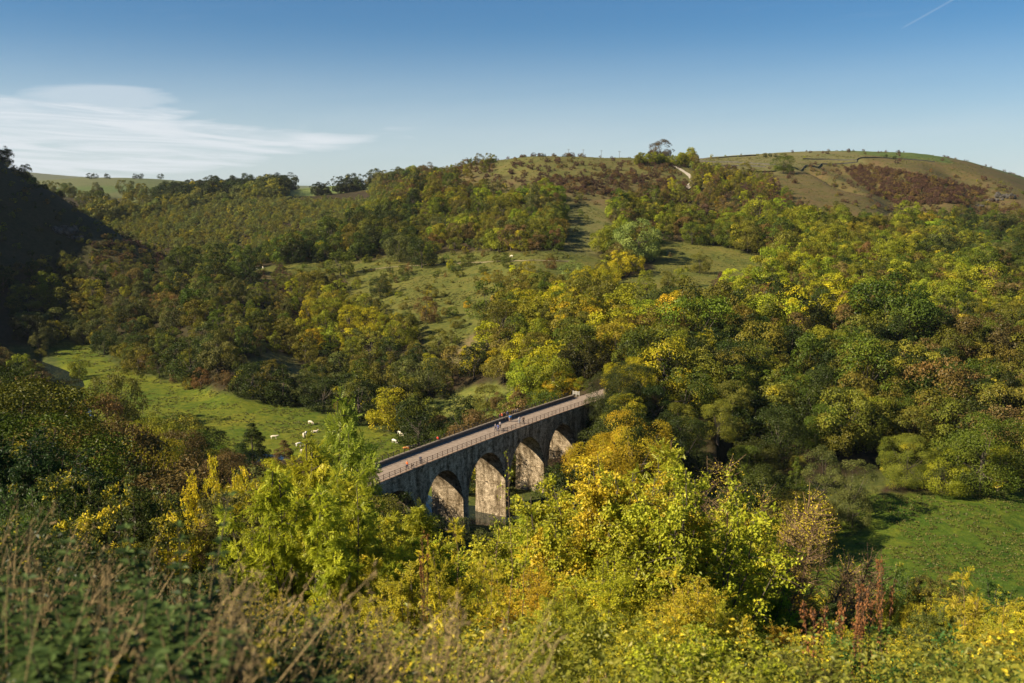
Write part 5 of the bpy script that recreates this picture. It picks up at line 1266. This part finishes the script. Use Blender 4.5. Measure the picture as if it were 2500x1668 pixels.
NC = {'yellow': (.58, .49, .035), 'golden': (.56, .45, .03), 'yellow-green': (.44, .44, .03), 'lime green': (.30, .35, .035), 'olive': (.17, .17, .035), 'green': (.11, .17, .03),
      'dark green': (.04, .075, .018), 'rust-tinged green': (.09, .12, .025), 'brownish': (.20, .13, .05), 'bright yellow': (.80, .60, .03)}
for k_, (h_, vs_, c_) in list(SP.items()):
    mz = float(np.mean([np.percentile(np.array([v.co.z for v in f_.vertices][::7]), 99.3) for f_, s_ in vs_])); SP[k_] = (mz, vs_, c_)
def shrub(sp, X, Y, z, H, colr, alpha, label, rz=0.0, wf=1.0):
    h0, vs, cat = SP[sp]; f_, s_ = vs[int(rz * 13) % len(vs)]; sc = H / h0
    e = empty({'ash shrub': 'ash_shrub', 'maple shrub': 'maple_shrub', 'thorn shrub': 'thorn_shrub', 'willow shrub': 'willow_shrub', 'sapling': 'young_sapling', 'twiggy shrub': 'twiggy_shrub', 'bramble': 'bramble_bush'}[cat], (X, Y, z), rz, (sc * wf, sc * wf, sc))
    o = obj('foliage', f_, e); o.color = (*colr, alpha); obj('stems', s_, e)
    return tag(e, label, 'sapling' if cat == 'sapling' else 'shrub', 'shrubs on the near slope')
def at_(px, Y): v = PY(px, 1400, Y); return v[0], Y
HS = [ # px, top row, distance, species, colour, turned, width factor, label
 (812, 1066, 22, 'ash', 'lime green', .25, .66, 'tall pale green ash rising before the near end of the viaduct'),
 (742, 1165, 20, 'ash', 'yellow-green', .2, .9, 'sunlit ash shrub left of the tall pale ash'),
 (878, 1235, 17, 'ash', 'yellow-green', .3, .8, 'ash shrub right of the tall pale ash'),
 (690, 1225, 16, 'ash', 'yellow-green', .25, .9, 'leafy ash shrub below the bright yellow bush'),
 (545, 1150, 42, 'maple', 'bright yellow', .9, .9, 'brilliant yellow bush glowing on the near slope'),
 (470, 1228, 26, 'maple', 'olive', .15, 1.0, 'dull olive-yellow shrub at the foot of the brilliant yellow bush'),
 (630, 1205, 26, 'willow', 'yellow-green', .15, 1.0, 'narrow-leaved shrub right of the brilliant yellow bush'),
 (555, 1232, 24, 'willow', 'olive', .15, 1.1, 'olive narrow-leaved shrub in front of the brilliant yellow bush'),
 (1240, 1170, 13, 'sapling', 'yellow-green', .3, .6, 'very thin sapling rising in front of the middle pier'),
 (1130, 1255, 12, 'sapling', 'golden', .6, .9, 'golden sapling in front of the first lit pier'),
 (1030, 1270, 14, 'ash', 'yellow-green', .35, .9, 'yellow-green ash shrub under the first lit pier'),
 (1350, 1235, 30, 'maple', 'yellow-green', .4, 1.0, 'golden shrub under the third lit pier'),
 (1440, 1180, 32, 'maple', 'yellow-green', .4, 1.1, 'yellow leafy shrub standing under the last arch'),
 (1500, 1180, 27, 'maple', 'yellow', .4, 1.0, 'dense yellow shrub between the last arch and the bare twigs'),
 (1570, 1165, 30, 'ash', 'yellow-green', .3, 1.0, 'yellow-green ash shrub left of the bare twigs'),
 (1640, 1128, 33, 'sapling', 'yellow-green', .2, 1.3, 'upright yellow-green shoot beside the bare twigs'),
 (1680, 1185, 30, 'maple', 'yellow-green', .3, 1.0, 'yellow-green shrub at the foot of the bare twigs'),
 (1770, 1155, 50, 'twiggy', 'brownish', .6, 1.1, 'bare twiggy shrub with orange-brown branches'),
 (1850, 1225, 46, 'twiggy', 'golden', .8, .9, 'smaller twiggy shrub with last orange leaves'),
 (1770, 1270, 26, 'maple', 'golden', .3, .9, 'golden shrub in front of the bare twiggy shrub'),
 (1840, 1300, 24, 'ash', 'yellow', .5, .8, 'yellow ash shrub pointing at the right meadow'),
 (1400, 1290, 16, 'maple', 'yellow-green', .45, 1.1, 'broad yellow-green shrub in the middle of the foreground'),
 (1560, 1290, 17, 'maple', 'yellow-green', .35, 1.1, 'broad dense shrub with dark inner gaps below the yellow ones'),
 (1700, 1350, 15, 'maple', 'golden', .4, 1.0, 'broad golden shrub left of the rusty docks'),
 (2180, 1400, 13, 'maple', 'green', .45, .9, 'green leafy shrub behind the rusty docks'),
 (2110, 1480, 11, 'maple', 'olive', .5, .8, 'olive shrub at the foot of the rusty docks'),
 (2300, 1420, 13, 'thorn', 'olive', .5, .9, 'fine-leaved olive shrub right of the rusty docks'),
 (2400, 1375, 14, 'sapling', 'golden', .4, .9, 'thin golden shoots against the right meadow'),
 (2470, 1440, 12, 'thorn', 'green', .5, 1.0, 'fine-leaved shrub at the right edge of the view'),
 (2330, 1545, 8.5, 'ash', 'green', .25, .55, 'green ash shrub near the lower right corner'),
 (2450, 1575, 8, 'ash', 'lime green', .2, .5, 'bright ash shrub in the lower right corner'),
 (130, 1130, 26, 'maple', 'dark green', .35, 1.0, 'dark glossy shrub on the left near slope'),
 (215, 1150, 22, 'maple', 'rust-tinged green', .45, .9, 'pale-leaved shrub on the left near slope'),
 (30, 1090, 30, 'maple', 'dark green', .3, 1.1, 'dark shrub at the left edge of the near slope'),
 (310, 1215, 20, 'maple', 'rust-tinged green', .6, .9, 'rust-tinged shrub below the brown thickets'),
 (400, 1230, 24, 'twiggy', 'brownish', .7, .7, 'thin brown twigs left of the brilliant yellow bush'),
]
gs = np.random.default_rng(99); placed = []
for k, (px, top, Y, sp, cn, al, wf, lab) in enumerate(HS):
    if sp not in ('sapling',) and px > 1000:
        for Yt in np.linspace(60, 8, 53):
            X, _ = at_(px, Yt); z = gz(X, Yt)
            if PY(px, top, Yt)[2] - z < 1.12 * SP[sp][0]: break
        Y = min(Yt, 46)
    X, _ = at_(px, Y); z = gz(X, Y); H = (PY(px, top, Y)[2] - z) * (1.10 if sp == 'ash' else 1.03); h0 = SP[sp][0]; H = max(1.2, H)
    wmul = wf * min(1.0, 1.35 * h0 / H) if H > h0 else wf
    c_ = [q * gs.uniform(.9, 1.1) for q in NC[cn]]
    shrub(sp, X, Y, z - .05, H, c_, al, lab, k * .37, wmul); placed.append((X, Y, 1.0))
FT = np.array([(-200, 1150), (0, 1150), (230, 1200), (420, 1270), (640, 1230), (760, 1200), (880, 1235), (960, 1270), (1100, 1330), (1180, 1310), (1280, 1280), (1340, 1225), (1450, 1200), (1560, 1195), (1700, 1200), (1800, 1260), (1860, 1340), (1900, 1420), (2000, 1450), (2200, 1450), (2500, 1450), (2800, 1440)], float)
PAL_L = ['dark green', 'rust-tinged green', 'olive', 'rust-tinged green', 'green']; PAL_C = ['yellow-green', 'yellow', 'golden', 'yellow', 'yellow-green']; PAL_R = ['olive', 'yellow-green', 'green', 'golden', 'yellow']
FREG = [(120, 'at the left end of the near slope'), (420, 'below the brown thickets'), (700, 'below the ash shrubs'), (950, 'before the near end of the viaduct'), (1150, 'under the first lit piers'), (1350, 'under the third lit pier'), (1550, 'below the last arch'), (1780, 'below the bare twiggy shrub'), (2050, 'around the rusty docks'), (2350, 'in front of the right meadow')]
fk = {}; Y = 3.1
while Y < 66:
    sp_ = .62 + Y * .088 if Y < 8 else .95 + Y * .055; x = -.60 * Y
    while x < .60 * Y:
        X = x + gs.uniform(-.4, .4) * sp_; Yy = Y + gs.uniform(-.4, .4) * sp_; x += sp_
        if any(math.hypot(X - a, Yy - b) < .9 for a, b, c_ in placed): continue
        z = gz(X, Yy); px, gr = proj(X, Yy, z); 
        if px < -80 or px > 2580: continue
        if px > 1100 and Yy < 7.4: continue
        line = np.interp(px, FT[:, 0], FT[:, 1]); top = line + (1 - min(1, max(0, Yy - 7) / 16)) ** 1.3 * (1560 - line) + gs.uniform(0, 60)
        H = PY(px, top, Yy)[2] - z
        if Yy < 7.6 and px < 1150: H = min(H, gs.uniform(.45, .8)); 
        if H < (.3 if Yy < 7.6 else .8): continue
        left = px < 640 + gs.uniform(-60, 60); pal = PAL_L if left else PAL_C if px < 1900 else PAL_R; cn = pal[gs.integers(5)]
        sp = gs.choice(['maple', 'maple', 'thorn', 'willow'] if left else ['maple', 'maple', 'ash', 'thorn', 'sapling'] if px < 1900 else ['maple', 'thorn', 'ash', 'thorn'])
        if Yy < 7.6 and px < 1150: sp = 'bramble'; cn = gs.choice(['dark green', 'dark green', 'rust-tinged green'])
        elif H < 1.9: sp = 'thorn' if Yy > 11 else gs.choice(['thorn', 'bramble'])
        h0 = SP[sp][0]; H = min(H, h0 * 1.35, 6.2); vis_top = proj(X, Yy, z + H)[1]
        if vis_top > 1690: continue
        c_ = [q * gs.uniform(.85, 1.12) for q in NC[cn]]
        kk = min(range(len(FREG)), key=lambda q: abs(FREG[q][0] - px)); row = 'lowest' if vis_top > 1480 else 'middle' if vis_top > 1330 else 'upper'
        fk.setdefault('%s %s %s %s' % (row, cn, SP[sp][2], FREG[kk][1]), []).append((px, sp, X, Yy, z, H, c_))
    Y += sp_
for key, L_ in fk.items():
    L_.sort(key=lambda t: t[0])
    for i, (px, sp, X, Yy, z, H, c_) in enumerate(L_):
        lab = key if len(L_) == 1 else key + (', leftmost' if i == 0 else ', rightmost' if i == len(L_) - 1 else ', %s from left' % ORD[min(i, 15)])
        shrub(sp, X, Yy, z - .05, H, c_, float(gs.uniform(.1, .6)), lab, gs.uniform(0, 6.2), gs.uniform(.85, 1.1) * min(1.15, max(.7, SP[sp][0] / H)))
for k, (px, top, Y, w_) in enumerate(((2035, 1430, 9.5, .55), (2085, 1460, 9.0, .6), (2130, 1440, 9.2, .5), (2170, 1360, 10.5, .5), (2000, 1480, 8.6, .6), (1040, 1290, 11, .3))):
    X, _ = at_(px, Y); z = gz(X, Y); zt = PY(px, top, Y)[2]; hh = 1.5
    # docks stand on the bank among the shrubs; their stems reach the ground
    e = empty('dock_plant', (X, Y, z), k * 1.1, (w_, w_, max(1, (zt - z) / 1.45))); f_, s_ = DK[k % 2]; [obj('seed_head', q, e) for q in f_]; obj('stems', s_, e)
    tag(e, ['rusty dock plant highest above the olive shrub', 'rusty dock plant in the middle of the clump', 'rusty dock plant right of the middle of the clump', 'rusty dock plant standing behind and highest against the meadow', 'lowest rusty dock plant at the left of the clump', 'single rusty-leaved stem in front of the first lit pier'][k], 'dock plant', 'dock plants in the foreground')
for k, (px, top, Y) in enumerate(((440, 1265, 4.2), (165, 1430, 3.4), (80, 1385, 3.6), (330, 1480, 3.2), (420, 1500, 3.9), (480, 1560, 3.1), (40, 1600, 2.7), (640, 1620, 3.4), (700, 1560, 4.0), (250, 1520, 2.9), (110, 1530, 2.8), (560, 1480, 4.4), (20, 1490, 3.0), (350, 1600, 2.7), (200, 1610, 2.6))):
    X, _ = at_(px, Y); z = gz(X, Y); zt = PY(px, top, Y)[2]; H = max(.5, zt - z); e = empty('nettle_plant', (X, Y, z), k * 1.3, (1.0, 1.0, H / 1.0)); f_, s_ = NT[k % 2]
    o = obj('leaves', f_, e); o.color = (.075, .115, .03, .0); obj('stems', s_, e)
    tag(e, 'tall nettle standing alone above the dry stalks' if k == 0 else 'blurred nettle %s in the lower left foreground%s' % (['', 'left of the pair of spikes', 'farthest left among dry stalks', 'beside the long leaning stalks', 'right of the leaning stalks', 'over the grassy gap', 'in the very corner', 'over the brambles', 'beside the thick dry stems', 'near the bottom edge', 'behind the corner nettle', 'between stalks and brambles', 'against the left edge', 'at the bottom edge under the stalks', 'just right of the corner'][k], ''), 'nettle', 'nettles in the lower left foreground')
# dry stalks: thin leaning stems with feathery tops, more than anyone could count
gq = np.random.default_rng(17); mb = MB(); n_st = 0
SV, SF, off_ = [], [], 0
def blade(p0, d, L_, w_, bend):
    t = np.linspace(0, 1, 5)[:, None]; c_ = p0 + d * L_ * t + bend * t ** 2 * L_; mb.tube(c_, np.linspace(w_, w_ * .35, 5), 3, cap=False); return c_
hp_, hd_ = [], []
while n_st < 950:
    Y = 2.4 + 7.2 * gq.random() ** 1.1; px = gq.uniform(-120, 1250) if gq.random() < .8 else gq.uniform(1200, 2100)
    if px > 1150 and gq.random() < .6: continue
    X, _ = at_(px, Y); z = gz(X, Y); lean = np.array([gq.normal() * .28 + .22, gq.normal() * .2, 1.0]); L_ = gq.uniform(.35, .95) * (1 if px < 1150 else .6)
    if gq.random() < .12: lean[:2] *= 2.5
    tz = proj(X + lean[0] * L_, Y, z + L_ * .9)[1]
    if tz < 1175 + max(0, px - 0) * .22 + gq.uniform(0, 120): continue
    lean = lean / np.linalg.norm(lean); c_ = blade(np.array([X, Y, z]), lean, L_, gq.uniform(.0018, .0045), np.array([gq.normal() * .12, gq.normal() * .1, -.06])); n_st += 1
    if gq.random() < .45:
        n = 26; u_ = gq.random(n); P = c_[-1] - lean * L_ * .28 * u_[:, None] + gq.normal(size=(n, 3)) * .012; hp_.append(P); hd_.append(lean + gq.normal(size=(n, 3)) * .45)
hp_ = np.concatenate(hp_); V, F, nf = stamp(leaf_tpl('simple', .03, .22), hp_, np.concatenate(hd_), gq.normal(size=(len(hp_), 3)), gq.uniform(.7, 1.4, len(hp_)), gq); mb.add(V, None, F)
tag(obj('dry_grass', mb.mesh('dry_grass', [M_stalk])), 'blurred dry straw-coloured stalks leaning on the near bank', None, None, 'stuff')
# low ground cover of small leaves under everything near
n = 150000; rr = 2.2 * (70 / 2.2) ** (gq.random(n) ** .62); aa = gq.uniform(-.56, .56, n); X = rr * np.sin(aa); Y = rr * np.cos(aa); Z = zg(X, Y) + gq.random(n) ** 1.5 * (.12 + .30 * np.clip(rr / 8, .3, 1.4)) * (1 + 1.5 * vnoise(X * 1.1, Y * 1.1))
P0 = np.stack([X, Y, Z], 1); pxa = proj(X, Y, Z)[0] + gq.normal(size=n) * 90; rr0 = rr
for m_, c_, lab_ in ((pxa < 900, (.035, .055, .014, .1), 'dark leafy brambles and weeds on the left part of the near slope'), (pxa >= 900, (.24, .24, .03, .3), 'yellowing weeds covering the middle and right of the near slope')):
    P = P0[m_]; rr = rr0[m_]; n = len(P); V, F, nf = stamp(leaf_tpl('simple', .055, .6), P, gq.normal(size=(n, 3)) * [1, 1, .5], gq.normal(size=(n, 3)) * .5 + [0, 0, 1], gq.uniform(.6, 1.3, n) * (.5 + .045 * rr), gq)
    o = obj('undergrowth', mesh_np('undergrowth', V, F, [M_near], rnd=np.repeat(gq.random(n), nf))); o.color = c_; tag(o, lab_, None, None, 'stuff')

# thorn bushes added out of view at left to throw shade over the corner
for k, (X, Y, H) in enumerate(((-3.6, 1.6, 2.3), (-4.6, 3.2, 2.5), (-5.6, 5.2, 2.2), (-3.0, .2, 1.7))):
    shrub('thorn', X, Y, gz(X, Y) - .05, H, NC['dark green'], .1, ['dark thorn bush nearest the corner of the bank', 'second dark thorn bush beside the bank corner', 'third dark thorn bush up the bank edge', 'lowest dark thorn bush beside the bank corner'][k], k)

# tussocks that roughen the pastures
gt = np.random.default_rng(77); Xs, Ys = [], []
for (x0, x1, y0, y1, n_) in ((-260, -20, 300, 560, 26000), (60, 180, 200, 285, 9000), (-160, 190, 480, 800, 16000), (-60, 560, 800, 1250, 14000)):
    Xs.append(gt.uniform(x0, x1, n_)); Ys.append(gt.uniform(y0, y1, n_))
X = np.concatenate(Xs); Y = np.concatenate(Ys); Z = zg(X, Y); px, py = proj(X, Y, Z); r = np.hypot(X, Y)
keep = np.zeros(len(X), bool)
for nm, P_ in OPEN.items():
    if nm in ('far_land', 'far_field', 'spur'): continue
    keep |= inpoly(px, py, P_) & (r > (700 if nm == 'right_hill' else 650 if nm == 'hilltop' else 170))
keep &= (vnoise(X / 9, Y / 9) + .5 * vnoise(X / 3, Y / 3) > .70) & (pl_dist(X, Y, RIVS[::3]) > 11)
P = np.repeat(np.stack([X, Y, Z], 1)[keep], 5, 0); r = np.repeat(r[keep], 5); n = len(P); P = P + gt.normal(size=(n, 3)) * np.array([.22, .22, .03]) * (1 + r / 900)[:, None] + np.array([0, 0, .10])
V, F = cards(P, unit(gt.normal(size=(n, 3)) + np.array([0, 0, .6])), gt.uniform(.25, .6, n) * (.8 + r / 700), gt, .5)
o = obj('grass', mesh_np('grass', V, F, [M_leaf], rnd=np.repeat(gt.random(n // 5), 5))); o.color = (.125, .125, .028, .1); tag(o, 'rough grass tussocks roughening the pastures', None, None, 'stuff')

# ------------------------------------------------------------------ the air of the dale
hm, hN, hL = mat('dale_air'); pv = hN.new('ShaderNodeVolumePrincipled'); pv.inputs['Color'].default_value = (.80, .88, 1.0, 1); pv.inputs['Density'].default_value = .000022; pv.inputs['Anisotropy'].default_value = .2
ho = hN.new('ShaderNodeOutputMaterial'); hL.new(pv.outputs[0], ho.inputs['Volume'])
zb = float(GZ.min()) - 3; zt = float(GZ.max()) + 30
hz = obj('haze', MB().box((0, -500, (zb + zt) / 2), (19800, 19500, zt - zb)).mesh('haze', [hm])); tag(hz, 'thin blue autumn air filling the dale', None, None, 'stuff')
